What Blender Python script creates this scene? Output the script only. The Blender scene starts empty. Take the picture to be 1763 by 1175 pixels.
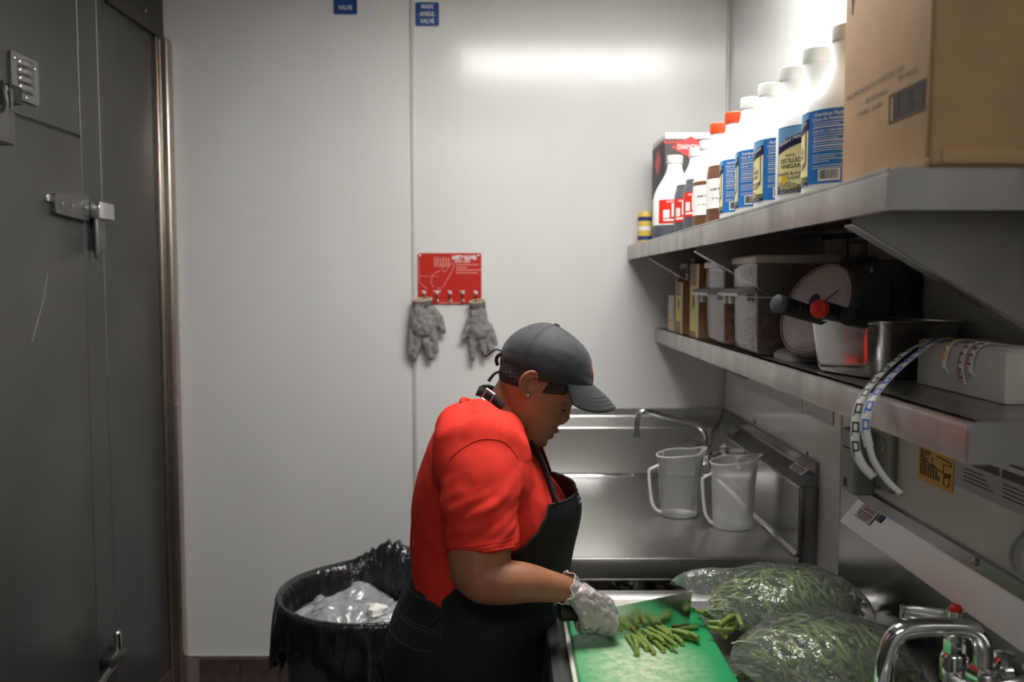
import bpy, bmesh, math, random
from mathutils import Vector, Matrix, noise as mnoise
from mathutils.bvhtree import BVHTree
random.seed(7)
R = math.radians
SC = bpy.context.scene
COL = SC.collection

# ------------------------------------------------------------------ camera, world, lights, exposure
F_PX, CX, CY, CAMH = 1500.0, 881.5, 587.5, 1.6
TH, PS = math.atan(100.5 / F_PX), math.atan(9.5 / F_PX)
FW = Vector((math.sin(PS) * math.cos(TH), math.cos(PS) * math.cos(TH), -math.sin(TH)))
RT = Vector((math.cos(PS), -math.sin(PS), 0))
UP = RT.cross(FW)
EYE = Vector((0, 0, CAMH))
cam_d = bpy.data.cameras.new('camera')
cam = bpy.data.objects.new('camera', cam_d)
COL.objects.link(cam)
cam_d.sensor_width = 36.0
cam_d.lens = 36.0 * F_PX / 1763.0
cam_d.clip_start = 0.02
cam.matrix_world = Matrix(((RT.x, UP.x, -FW.x, 0), (RT.y, UP.y, -FW.y, 0), (RT.z, UP.z, -FW.z, CAMH), (0, 0, 0, 1)))
cam_d.dof.use_dof = True
cam_d.dof.focus_distance = 1.76
cam_d.dof.aperture_fstop = 3.2
SC.camera = cam

W = bpy.data.worlds.new('world')
SC.world = W
W.use_nodes = True
W.node_tree.nodes['Background'].inputs[0].default_value = (0.9, 0.95, 1.0, 1)
W.node_tree.nodes['Background'].inputs[1].default_value = 0.02

SC.view_settings.view_transform = 'Standard'
SC.view_settings.look = 'None'
SC.view_settings.exposure = 0.10
SC.view_settings.gamma = 1.0
SC.view_settings.use_curve_mapping = False

CEIL = 2.75
LIGHTS = [(0.32, 2.02, 1.10, 0.62, 20.5), (-0.30, -0.75, 1.10, 0.6, 9.5)]   # ceiling fixtures: x, y, size x, size y, radiance

# ------------------------------------------------------------------ helpers
def ray(x, y):
    return FW + RT * ((x - CX) / F_PX) - UP * ((y - CY) / F_PX)
def P(x, y, Y):
    r = ray(x, y); return EYE + r * (Y / r.y)
def PX(x, y, X):
    r = ray(x, y); return EYE + r * (X / r.x)
def PZ(x, y, Z):
    r = ray(x, y); return EYE + r * ((Z - CAMH) / r.z)
def proj(p):
    d = Vector(p) - EYE; z = d.dot(FW)
    return CX + F_PX * d.dot(RT) / z, CY - F_PX * d.dot(UP) / z
V = Vector

MATS = {}
def srgb(r, g, b):
    f = lambda c: (c / 255 / 12.92) if c / 255 <= .04045 else ((c / 255 + .055) / 1.055) ** 2.4
    return (f(r), f(g), f(b))
def mat(name, col, rough=.5, metal=0., vary=0., vscale=8., bump=0., bscale=60., stretch=None, spec=.5,
        trans=0., ior=1.45, alpha=1., rvary=0., emit=None, estr=0., sss=0., coat=0., col2=None, thin=False, sheen=0., bdist=.02):
    if name in MATS: return MATS[name]
    m = bpy.data.materials.new(name); m.use_nodes = True
    nt = m.node_tree; b = nt.nodes['Principled BSDF']; N = nt.nodes.new; L = nt.links.new
    b.inputs['Base Color'].default_value = (*col, 1)
    b.inputs['Roughness'].default_value = rough
    b.inputs['Metallic'].default_value = metal
    b.inputs['Specular IOR Level'].default_value = spec
    b.inputs['IOR'].default_value = ior
    b.inputs['Transmission Weight'].default_value = trans
    b.inputs['Alpha'].default_value = alpha
    b.inputs['Coat Weight'].default_value = coat
    b.inputs['Sheen Weight'].default_value = sheen
    if sss:
        b.inputs['Subsurface Weight'].default_value = sss
        b.inputs['Subsurface Radius'].default_value = (.012, .005, .003)
        b.inputs['Subsurface Scale'].default_value = .5
    if emit:
        b.inputs['Emission Color'].default_value = (*emit, 1); b.inputs['Emission Strength'].default_value = estr
    if vary or bump or rvary or col2:
        tc = N('ShaderNodeTexCoord'); mp = N('ShaderNodeMapping')
        L(tc.outputs['Object'], mp.inputs[0])
        if stretch: mp.inputs['Scale'].default_value = stretch
        if vary or rvary or col2:
            n = N('ShaderNodeTexNoise'); n.inputs['Scale'].default_value = vscale; n.inputs['Detail'].default_value = 6
            L(mp.outputs[0], n.inputs[0])
            if vary or col2:
                mx = N('ShaderNodeMix'); mx.data_type = 'RGBA'
                c2 = col2 or tuple(max(0, c * (1 - vary)) for c in col)
                c1 = col if col2 else tuple(min(1, c * (1 + vary)) for c in col)
                mx.inputs[6].default_value = (*c1, 1); mx.inputs[7].default_value = (*c2, 1)
                rp = N('ShaderNodeMapRange'); rp.inputs[1].default_value = .35; rp.inputs[2].default_value = .65
                L(n.outputs[0], rp.inputs[0]); L(rp.outputs[0], mx.inputs[0]); L(mx.outputs[2], b.inputs['Base Color'])
            if rvary:
                mr = N('ShaderNodeMapRange'); mr.inputs[1].default_value = .3; mr.inputs[2].default_value = .7
                mr.inputs[3].default_value = max(.02, rough - rvary); mr.inputs[4].default_value = min(1, rough + rvary)
                L(n.outputs[0], mr.inputs[0]); L(mr.outputs[0], b.inputs['Roughness'])
        if bump:
            n2 = N('ShaderNodeTexNoise'); n2.inputs['Scale'].default_value = bscale; n2.inputs['Detail'].default_value = 4
            L(mp.outputs[0], n2.inputs[0])
            bp = N('ShaderNodeBump'); bp.inputs['Strength'].default_value = bump; bp.inputs['Distance'].default_value = bdist
            L(n2.outputs[0], bp.inputs['Height']); L(bp.outputs[0], b.inputs['Normal'])
    MATS[name] = m
    return m
def film(name, col, fac, rough=.15, spec=.6, bump=.0, bscale=40, bdist=.01):
    """thin clear plastic: mostly see-through, with a glossy white share"""
    if name in MATS: return MATS[name]
    m = bpy.data.materials.new(name); m.use_nodes = True
    nt = m.node_tree; b = nt.nodes['Principled BSDF']; N = nt.nodes.new; L = nt.links.new
    b.inputs['Base Color'].default_value = (*col, 1); b.inputs['Roughness'].default_value = rough
    b.inputs['Specular IOR Level'].default_value = spec
    t = N('ShaderNodeBsdfTransparent'); g = N('ShaderNodeBsdfGlossy'); g.inputs['Roughness'].default_value = rough
    mx = N('ShaderNodeMixShader'); mx2 = N('ShaderNodeMixShader'); fr = N('ShaderNodeFresnel'); fr.inputs[0].default_value = 1.45
    mx.inputs[0].default_value = fac
    L(t.outputs[0], mx.inputs[1]); L(b.outputs[0], mx.inputs[2])
    L(fr.outputs[0], mx2.inputs[0]); L(mx.outputs[0], mx2.inputs[1]); L(g.outputs[0], mx2.inputs[2])
    if bump:
        tc = N('ShaderNodeTexCoord'); n2 = N('ShaderNodeTexNoise'); n2.inputs['Scale'].default_value = bscale; n2.inputs['Detail'].default_value = 3
        L(tc.outputs['Object'], n2.inputs[0])
        bp = N('ShaderNodeBump'); bp.inputs['Strength'].default_value = bump; bp.inputs['Distance'].default_value = bdist
        L(n2.outputs[0], bp.inputs['Height'])
        for q in (b, g, fr): L(bp.outputs[0], q.inputs['Normal'])
    L(mx2.outputs[0], nt.nodes['Material Output'].inputs[0])
    MATS[name] = m
    return m

class MB:
    """collects shapes and links them as one mesh object"""
    def __init__(s): s.v = []; s.f = []; s.mi = []; s.cur = 0
    def add(s, vs, fs):
        o = len(s.v); s.v += [V(p) for p in vs]; s.f += [[i + o for i in f] for f in fs]; s.mi += [s.cur] * len(fs); return s
    def box(s, a, b, bev=0., seg=2):
        a, b = V(a), V(b); lo = V(map(min, a, b)); hi = V(map(max, a, b))
        bm = bmesh.new(); bmesh.ops.create_cube(bm, size=1)
        for v in bm.verts: v.co = V([(lo[i] + hi[i]) / 2 + v.co[i] * (hi[i] - lo[i]) for i in range(3)])
        if bev: bmesh.ops.bevel(bm, geom=bm.edges[:], offset=min(bev, min(hi - lo) * .49), segments=seg, affect='EDGES', profile=.5)
        s.bm(bm); return s
    def bm(s, bm, M=None):
        bm.verts.ensure_lookup_table()
        vs = [(M @ v.co) if M else v.co.copy() for v in bm.verts]; bm.verts.index_update()
        s.add(vs, [[v.index for v in f.verts] for f in bm.faces]); bm.free(); return s
    def obox(s, M, size, bev=0., seg=2):
        bm = bmesh.new(); bmesh.ops.create_cube(bm, size=1)
        for v in bm.verts: v.co = V([v.co[i] * size[i] for i in range(3)])
        if bev: bmesh.ops.bevel(bm, geom=bm.edges[:], offset=min(bev, min(size) * .49), segments=seg, affect='EDGES', profile=.5)
        s.bm(bm, M); return s
    def rings(s, rs, cap0=True, cap1=True, closed=True):
        n = len(rs[0]); vs = [p for r in rs for p in r]; fs = []
        for i in range(len(rs) - 1):
            for j in range(n if closed else n - 1):
                k = (j + 1) % n
                fs.append([i * n + j, i * n + k, (i + 1) * n + k, (i + 1) * n + j])
        if cap0: fs.append(list(range(n - 1, -1, -1)))
        if cap1: fs.append([(len(rs) - 1) * n + j for j in range(n)])
        return s.add(vs, fs)
    def tube(s, pts, r, n=10, cap=True):
        pts = [V(p) for p in pts]; rs = r if isinstance(r, (list, tuple)) else [r] * len(pts)
        out = []; t0 = (pts[1] - pts[0]).normalized()
        nrm = t0.orthogonal().normalized()
        for i, p in enumerate(pts):
            t = ((pts[min(i + 1, len(pts) - 1)] - pts[max(i - 1, 0)])).normalized()
            nrm = (nrm - t * nrm.dot(t)).normalized(); bn = t.cross(nrm)
            out.append([p + (nrm * math.cos(2 * math.pi * j / n) + bn * math.sin(2 * math.pi * j / n)) * rs[i] for j in range(n)])
        return s.rings(out, cap, cap)
    def capsule(s, pts, r, n=12):
        """tube with rounded ends"""
        pts = [V(p) for p in pts]; rs = list(r) if isinstance(r, (list, tuple)) else [r] * len(pts)
        d0 = (pts[0] - pts[1]).normalized(); d1 = (pts[-1] - pts[-2]).normalized()
        pre = [(pts[0] + d0 * rs[0] * math.sin(a), rs[0] * math.cos(a)) for a in (1.45, 1.1, .7, .35)]
        post = [(pts[-1] + d1 * rs[-1] * math.sin(a), rs[-1] * math.cos(a)) for a in (.35, .7, 1.1, 1.45)]
        return s.tube([p for p, _ in pre] + pts + [p for p, _ in post], [q for _, q in pre] + rs + [q for _, q in post], n)
    def lathe(s, prof, M=None, n=32, cap0=True, cap1=True, fn=None):
        M = M or Matrix(); rs = []
        for (r, z) in prof:
            ring = []
            for j in range(n):
                a = 2 * math.pi * j / n; k = fn(a, z) if fn else 1.
                ring.append(M @ V((r * k * math.cos(a), r * k * math.sin(a), z)))
            rs.append(ring)
        return s.rings(rs, cap0, cap1)
    def prism(s, poly, d):
        """poly: 3d loop, extruded by vector d"""
        p = [V(q) for q in poly]; n = len(p); d = V(d)
        return s.add(p + [q + d for q in p], [list(range(n))[::-1], list(range(n, 2 * n))] + [[i, (i + 1) % n, n + (i + 1) % n, n + i] for i in range(n)])
    def grid(s, rows):
        n = len(rows[0]); return s.add([p for r in rows for p in r], [[i * n + j, i * n + j + 1, (i + 1) * n + j + 1, (i + 1) * n + j] for i in range(len(rows) - 1) for j in range(n - 1)])
    def mesh(s, name):
        me = bpy.data.meshes.new(name); me.from_pydata(s.v, [], s.f); me.update()
        bm = bmesh.new(); bm.from_mesh(me); bmesh.ops.recalc_face_normals(bm, faces=bm.faces[:]); bm.to_mesh(me); bm.free()
        return me
    def build(s, name, m, parent=None, smooth=True, ang=35, mods=()):
        me = s.mesh(name)
        return link(name, me, m, parent, smooth, ang)
def link(name, me, m, parent=None, smooth=True, ang=35):
    for q in (m if isinstance(m, (list, tuple)) else [m]): me.materials.append(q)
    if smooth:
        me.shade_smooth()
        bm = bmesh.new(); bm.from_mesh(me)
        for e in bm.edges:
            if len(e.link_faces) == 2 and e.calc_face_angle(0) > R(ang): e.smooth = False
        bm.to_mesh(me); bm.free()
    o = bpy.data.objects.new(name, me); COL.objects.link(o)
    if parent is not None: setpar(o, parent)
    return o
def setpar(o, p):
    o.parent = p
    def wm(q): return q.matrix_basis.copy() if q.parent is None else wm(q.parent) @ q.matrix_parent_inverse @ q.matrix_basis
    o.matrix_parent_inverse = wm(p).inverted()
def tag(o, label, cat, group=None):
    o['label'] = label; o['category'] = cat
    if group: o['group'] = group
    return o
def struct(o): o['kind'] = 'structure'; return o
def thing(name, loc, label, cat, group=None):
    e = bpy.data.objects.new(name, None); COL.objects.link(e); e.empty_display_size = .05
    e.location = loc
    return tag(e, label, cat, group)
def solidify(o, t, off=0.):
    md = o.modifiers.new('solid', 'SOLIDIFY'); md.thickness = t; md.offset = off; return o
def subsurf(o, n=1):
    md = o.modifiers.new('sub', 'SUBSURF'); md.levels = n; md.render_levels = n; return o
TMP = bpy.data.scenes.new('work')
def ev_mesh(o):
    """evaluated mesh of one object, computed in a scene of its own"""
    here = o.name in COL.objects
    TMP.collection.objects.link(o)
    par, pin = o.parent, o.matrix_parent_inverse.copy()
    o.parent = None
    vl = TMP.view_layers[0]; vl.update(); dg = vl.depsgraph
    me = bpy.data.meshes.new_from_object(o.evaluated_get(dg))
    TMP.collection.objects.unlink(o); o.parent = par; o.matrix_parent_inverse = pin
    return me
def bake(o):
    """apply modifiers into the mesh"""
    me = ev_mesh(o); o.modifiers.clear(); o.data = me; return o
def remesh(o, vox, sm=4):
    md = o.modifiers.new('rm', 'REMESH'); md.mode = 'VOXEL'; md.voxel_size = vox; md.use_smooth_shade = True
    if sm:
        m2 = o.modifiers.new('sm', 'SMOOTH'); m2.iterations = sm; m2.factor = .5
    return bake(o)
def copy_tree(o, parent=None):
    c = o.copy(); COL.objects.link(c)
    if parent is not None: c.parent = parent
    for ch in list(o.children): copy_tree(ch, c)
    return c
def text_mesh(body, size, bold=0., align='CENTER', ex=0.0, spacing=1., italic=0.):
    cu = bpy.data.curves.new('txt', 'FONT'); cu.body = body; cu.size = size; cu.offset = bold * size; cu.extrude = ex
    cu.align_x = align; cu.align_y = 'CENTER'; cu.space_character = spacing; cu.resolution_u = 3; cu.shear = italic
    o = bpy.data.objects.new('txt', cu)
    me = ev_mesh(o); bpy.data.objects.remove(o); bpy.data.curves.remove(cu)
    return me
def text(name, body, size, M, m, parent, bold=0., sx=1., warp=None, **k):
    me = text_mesh(body, size, bold, **k)
    for v in me.vertices:
        c = V((v.co.x * sx, v.co.y, v.co.z)); v.co = warp(c) if warp else M @ c
    return link(name, me, m, parent, False)
def frame(o, x, y):
    """matrix with origin o, local x and y axes"""
    x = V(x).normalized(); y = V(y).normalized(); z = x.cross(y).normalized(); y = z.cross(x)
    return Matrix(((x.x, y.x, z.x, o[0]), (x.y, y.y, z.y, o[1]), (x.z, y.z, z.z, o[2]), (0, 0, 0, 1)))
def rrect(w, h, r, n=5):
    out = []
    for cx, cy, a0 in ((w / 2 - r, h / 2 - r, 0), (-w / 2 + r, h / 2 - r, 90), (-w / 2 + r, -h / 2 + r, 180), (w / 2 - r, -h / 2 + r, 270)):
        for i in range(n + 1):
            a = R(a0 + 90 * i / n); out.append((cx + r * math.cos(a), cy + r * math.sin(a)))
    return out
def cr(pts, n=8):
    """Catmull-Rom through points"""
    p = [V(q) for q in pts]; p = [p[0] * 2 - p[1]] + p + [p[-1] * 2 - p[-2]]; out = []
    for i in range(1, len(p) - 2):
        for k in range(n):
            t = k / n; a, b, c, d = p[i - 1:i + 3]
            out.append(.5 * ((2 * b) + (c - a) * t + (2 * a - 5 * b + 4 * c - d) * t * t + (3 * b - a - 3 * c + d) * t ** 3))
    out.append(p[-2]); return out
def lerp(tab, x):
    """piecewise linear table [(x, y...), ...]"""
    if x <= tab[0][0]: return tab[0][1:]
    for a, b in zip(tab, tab[1:]):
        if x <= b[0]:
            t = (x - a[0]) / (b[0] - a[0]); t = t * t * (3 - 2 * t) * .4 + t * .6
            return tuple(a[i] + (b[i] - a[i]) * t for i in range(1, len(a)))
    return tab[-1][1:]
# ------------------------------------------------------------------ materials of the room
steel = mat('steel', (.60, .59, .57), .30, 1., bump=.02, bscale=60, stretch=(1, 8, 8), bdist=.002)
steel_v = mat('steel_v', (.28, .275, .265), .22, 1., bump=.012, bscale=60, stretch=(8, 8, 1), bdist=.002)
steel_shelf = mat('steel_shelf', (.47, .46, .44), .36, 1., vary=.08, vscale=14, rvary=.1, bump=.06, bscale=45, stretch=(1, 1, .5), bdist=.003)
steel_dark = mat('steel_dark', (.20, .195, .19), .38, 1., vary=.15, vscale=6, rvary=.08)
chrome = mat('chrome', (.72, .72, .72), .09, 1.)
frp = mat('frp', (.62, .62, .605), .17, 0., vary=.015, vscale=1.5, bump=.10, bscale=14, stretch=(3, 3, 1), spec=.5, bdist=.004)
cooler = mat('cooler', (.060, .058, .055), .34, .25, vary=.10, vscale=3, bump=.03, bscale=25, rvary=.05)
cooler_l = mat('cooler_l', (.22, .21, .20), .4, .6)
black = mat('black', (.012, .012, .012), .5)
white_pl = mat('white_pl', (.75, .74, .71), .4)
ceil_m = mat('ceil_m', (.62, .62, .60), .8)
quarry = mat('quarry', (.075, .052, .045), .45, vary=.3, vscale=20, bump=.1, bscale=80)
grout = mat('grout', (.16, .15, .14), .9)
ink = mat('ink', (.02, .02, .02), .6)
white_ink = mat('white_ink', (.78, .78, .76), .5)
screw_m = mat('screw_m', (.45, .44, .42), .3, 1.)

BY, RX, LX = 3.30, 0.83, -1.285
# floor with tiles close to the camera's view of the cooking aisle
fl = struct(MB().box((LX - .2, -2.2, -.1), (RX + .2, BY + .1, -.004)).build('floor', grout, smooth=False))
tile_me = None
for i in range(11):
    for j in range(16):
        x0 = LX + .005 + i * .1955; y0 = BY - .012 - j * .1955 - .19
        if y0 < .2: continue
        if tile_me is None:
            tile_me = MB().box((0, 0, -.008), (.19, .19, 0), .002, 1).mesh('floor_tile'); tile_me.materials.append(quarry)
        if x0 + .19 > RX: continue
        o = bpy.data.objects.new('floor_tile', tile_me); COL.objects.link(o); o.location = (x0, y0, 0); o.parent = fl
struct(MB().box((LX - .2, -2.2, CEIL), (RX + .2, BY + .1, CEIL + .08)).build('ceiling', ceil_m, smooth=False))
wb = struct(MB().box((LX - .2, BY + .004, -.1), (RX + .2, BY + .1, CEIL)).build('wall_back', frp, smooth=False))
seamX = P(712, 400, BY).x
for a, b in ((LX - .1, seamX - .003), (seamX + .003, RX)):
    MB().box((a, BY, .155), (b, BY + .006, CEIL), .001, 1).build('wall_panel', frp, wb)
seam_m = mat('seam_m', (.46, .45, .41), .4)
MB().box((seamX - .008, BY - .004, .155), (seamX + .008, BY + .005, CEIL), .003).build('seam_strip', seam_m, wb)
wr = struct(MB().box((RX + .004, -2.2, -.1), (RX + .1, BY + .1, CEIL)).build('wall_right', frp, smooth=False))
seamY = PX(1445, 850, RX).y
for a, b in ((.2, seamY - .002), (seamY + .002, BY - .002)):
    MB().box((RX, a, .155), (RX + .006, b, CEIL), .001, 1).build('wall_panel', frp, wr)
MB().box((RX - .003, seamY - .008, .155), (RX + .005, seamY + .008, CEIL), .002).build('seam_strip', frp, wr)
MB().box((RX - .012, BY - .012, .155), (RX, BY, CEIL), .004).build('corner_strip', seam_m, wr)
struct(MB().box((LX - .2, -2.3, -.1), (RX + .2, -2.2, CEIL)).build('wall_front', mat('wall_dim', (.50, .50, .48), .7), smooth=False))
# cove base tiles along the back wall
bb = struct(MB().box((LX, BY - .008, 0), (RX, BY + .003, .148)).build('baseboard_back', grout, smooth=False))
bme = MB().box((0, -.016, 0), (.1500, 0, .153), .005).mesh('base_tile'); bme.materials.append(quarry)
x = LX + .1
while x < RX - .15:
    o = bpy.data.objects.new('base_tile', bme); COL.objects.link(o); o.location = (x, BY - .001, 0); o.parent = bb
    x += .1535
cap_m = mat('base_cap', (.42, .41, .39), .5)
MB().box((LX + .06, BY - .010, .1535), (RX, BY - .0005, .160), .003).build('base_cap', cap_m, bb)

# the walk-in cooler on the left
wl = struct(MB().box((LX - .2, -2.2, -.1), (LX - .006, BY + .1, CEIL)).build('wall_left', cooler, smooth=False))
yA = PX(150, 587, LX).y; yB = PX(183, 587, LX).y
dtop = PX(137, 237, LX).z
MB().box((LX - .007, -2.0, dtop + .006), (LX, yA - .002, CEIL), .002, 1).build('header_panel', cooler, wl)
MB().box((LX - .007, yA + .001, 0), (LX + .001, yB - .002, CEIL), .002, 1).build('frame_panel', cooler, wl)
MB().box((LX - .007, yB + .001, 0), (LX, BY - .05, CEIL), .002, 1).build('side_panel', cooler, wl)
MB().box((LX + .0, yB - .004, 1.3), (LX + .002, yB + .001, CEIL), .0005, 1).build('edge_strip', cooler_l, wl)
MB().box((LX + .0, yA - .003, dtop), (LX + .002, yA + .001, CEIL), .0005, 1).build('edge_strip', cooler_l, wl)
# dark soffit plate above the stainless corner post
hz = P(271, 70, BY).z
sp = MB().box((LX - .004, yB + .06, hz), (LX + .018, BY - .001, CEIL), .002, 1).build('soffit_plate', mat('soffit', (.035, .03, .027), .4, .3), wl)
for yy in (yB + .16, yB + .34):
    MB().lathe([(.006, 0), (.006, .002), (.003, .004)], frame((LX + .018, yy, hz + .06), (0, 1, 0), (0, 0, 1)), 10).build('screw', screw_m, sp)
# stainless corner post
post_m = mat('post_steel', (.50, .44, .38), .28, 1., vary=.15, vscale=3, rvary=.06, stretch=(4, 4, .6))
t1 = struct(MB().box((LX - .004, BY - .055, .0), (LX + .050, BY - .0005, hz), .010, 4).build('trim_1', post_m))
MB().box((LX - .003, BY - .068, .0), (LX + .018, BY - .052, hz), .005, 3).build('post_lip', post_m, t1)
MB().box((LX + .020, BY - .058, .0), (LX + .024, BY - .053, hz - .01), .001, 1).build('post_bead', post_m, t1)
# base of the cooler wall
struct(MB().box((LX - .002, yB, 0), (LX + .012, BY - .07, .13), .006).build('baseboard_left', quarry))

# cooler door
dr = bpy.data.objects.new('door_1', None); COL.objects.link(dr); struct(dr); dr.location = (LX, yA, 0)
MB().box((LX - .03, 1.75, .03), (LX + .004, yA - .006, dtop - .004), .003).build('door_leaf', cooler, dr)
MB().box((LX - .028, 1.74, .02), (LX - .002, yA - .002, dtop + .002), .001).build('gasket', black, dr)
def hinge(zc):
    h = MB(); y1 = yA
    # tapered strap plate on the door
    prof = [(-.20, .026), (-.19, .030), (-.10, .037), (-.02, .040), (0, .038)]
    poly = [(LX + .004, y1 + a, zc + b) for a, b in prof] + [(LX + .004, y1 + a, zc - b * .8) for a, b in prof[::-1]]
    h.prism(poly, (.016, 0, 0))
    s_ = h.build('hinge', steel_dark, dr)
    for a in (-.165, -.105, -.03):
        MB().lathe([(.006, 0), (.006, .003), (.002, .005)], frame((LX + .020, y1 + a, zc + .004), (0, 1, 0), (0, 0, 1)), 10).build('screw', screw_m, s_)
    MB().box((LX + .003, y1 - .228, zc + .006), (LX + .012, y1 - .196, zc + .026), .002).build('hinge_tip', chrome, s_)
    # pivot block on the frame
    MB().box((LX + .002, y1 + .003, zc - .024), (LX + .05, y1 + .105, zc + .026), .004).build('hinge_block', chrome, s_)
    MB().box((LX + .002, y1 + .045, zc - .12), (LX + .02, y1 + .105, zc - .024), .002).build('hinge_base', steel_dark, s_)
    MB().capsule([(LX + .030, y1 + .018, zc - .02), (LX + .030, y1 + .018, zc - .14)], .008).build('hinge_pin', steel_dark, s_)
z1 = PX(160, 362, LX + .03).z
hinge(z1)
# lower hinge, standing on the bottom edge of the picture
hz2 = PX(188, 1135, LX + .03).z
h2 = MB().box((LX + .002, yA + .003, hz2 - .03), (LX + .045, yA + .105, hz2 + .005), .004).build('hinge', steel_dark, dr)
MB().capsule([(LX + .03, yA + .075, hz2), (LX + .03, yA + .075, hz2 + .055)], .012).build('hinge_pin', chrome, h2)
MB().tube([(LX + .03, yA + .05, hz2 - .03), (LX + .03, yA - .1, hz2 - .06), (LX + .03, yA - .3, hz2 - .075)], .016).build('hinge_arm', steel_dark, h2)

# scratches on the door are thin bright lines in the paint
scr = mat('scratch', (.30, .29, .28), .5)
for (a, b) in (((82, 472), (74, 520)), ((74, 520), (55, 590))):
    p, q = PX(*a, LX + .0045), PX(*b, LX + .0045)
    MB().tube([p, q], .0009, 4).build('scratch', scr, dr)

# louvred pressure vent plate and the door closer under it
vt = thing('vent_plate', PX(38, 180, LX), 'louvred steel vent plate with rounded corners on the dark cooler panel above the door', 'vent')
c0 = PX(38, 137, LX)
py0, py1 = PX(14, 137, LX).y, PX(61, 137, LX).y
pz0, pz1 = PX(61, 183, LX).z, PX(14, 92, LX).z
hw, hh, cy, cz = (py1 - py0) / 2, (PX(61, 108, LX).z - PX(61, 183, LX).z) / 2, (py0 + py1) / 2, (PX(61, 108, LX).z + PX(61, 183, LX).z) / 2
plate = [(LX + .001, cy + a, cz + b) for a, b in rrect(2 * hw, 2 * hh, .012)]
MB().prism(plate, (.008, 0, 0)).build('plate', mat('vent_steel', (.26, .255, .25), .35, .9), vt)
for k in range(4):
    zz = cz + hh * (.55 - .36 * k)
    pr = []
    for i in range(9):
        u = i / 8; pr.append((LX + .009 + .012 * math.sin(math.pi * u) ** .5, cy - hw * .55 + hw * 1.1 * u))
    rows = [[V((x_, y_, zz + .012)) for x_, y_ in pr], [V((LX + .0088, y_, zz - .008)) for x_, y_ in pr]]
    g = MB().grid(rows); g.add([p for p in rows[0]] + [V((LX + .0088, p.y, p.z)) for p in rows[0]], [[i, i + 1, 9 + i + 1, 9 + i] for i in range(8)])
    solidify(g.build('louvre', mat('vent_steel2', (.34, .335, .33), .3, .9), vt), .0015)
for a, b in ((-.75, .7), (.7, .6), (0, -.85)):
    MB().lathe([(.005, 0), (.005, .002), (.002, .004)], frame((LX + .009, cy + hw * a, cz + hh * b), (0, 1, 0), (0, 0, 1)), 10).build('screw', screw_m, vt)
cl = thing('door_closer', PX(12, 240, LX), 'dark hydraulic closer with bent arm at the top of the cooler door', 'door closer')
a0 = PX(5, 150, LX + .04); b0 = PX(15, 180, LX + .04)
yc0 = PX(-70, 200, LX + .05).y; yc1 = PX(22, 200, LX + .05).y
zt = PX(10, 185, LX + .05).z; zb = PX(20, 250, LX + .05).z
MB().box((LX + .006, yc0, zb), (LX + .06, yc1 - .015, zt), .004).build('body', steel_dark, cl)
MB().box((LX + .006, yc1 - .013, zb), (LX + .055, yc1, zt + .05), .003).build('end_plate', mat('closer_plate', (.13, .128, .125), .4, .8), cl)
arm = cr([PX(-20, 200, LX + .065), PX(4, 195, LX + .065), PX(10, 178, LX + .06), PX(5, 150, LX + .05), PX(2, 142, LX + .03)], 6)
MB().tube(arm, .007).build('arm', steel_dark, cl)
MB().box((LX + .008, PX(-10, 150, LX).y, PX(5, 172, LX + .03).z), (LX + .04, PX(12, 150, LX).y, PX(5, 140, LX + .03).z), .004).build('bracket', black, cl)
MB().lathe([(.009, 0), (.009, .006), (.004, .009)], frame(PX(7, 152, LX + .045), (0, 1, 0), (0, 0, 1)), 12).build('pivot_bolt', screw_m, cl)

# ceiling fixtures
lamp_glass = {}
for i, (x, y, sx, sy, st) in enumerate(LIGHTS):
    t = thing('ceiling_light', (x, y, CEIL), ['bright ceiling light panel above the prep table, mirrored in the glossy back wall', 'second ceiling light panel over the aisle on the near side of the cook'][i], 'ceiling light', 'ceiling light panels')
    f = MB()
    for a, b in (((x - sx / 2 - .03, y - sy / 2 - .03), (x + sx / 2 + .03, y - sy / 2)), ((x - sx / 2 - .03, y + sy / 2), (x + sx / 2 + .03, y + sy / 2 + .03)),
                 ((x - sx / 2 - .03, y - sy / 2), (x - sx / 2, y + sy / 2)), ((x + sx / 2, y - sy / 2), (x + sx / 2 + .03, y + sy / 2))):
        f.box((*a, CEIL - .03), (*b, CEIL), .003, 1)
    f.build('light_frame', white_pl, t)
    e = mat('lamp_glow_%d' % i, (.8, .8, .8), .5, emit=(1.0, .985, .955), estr=st)
    MB().box((x - sx / 2, y - sy / 2, CEIL - .015), (x + sx / 2, y + sy / 2, CEIL - .006)).build('diffuser', e, t, False)
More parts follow.
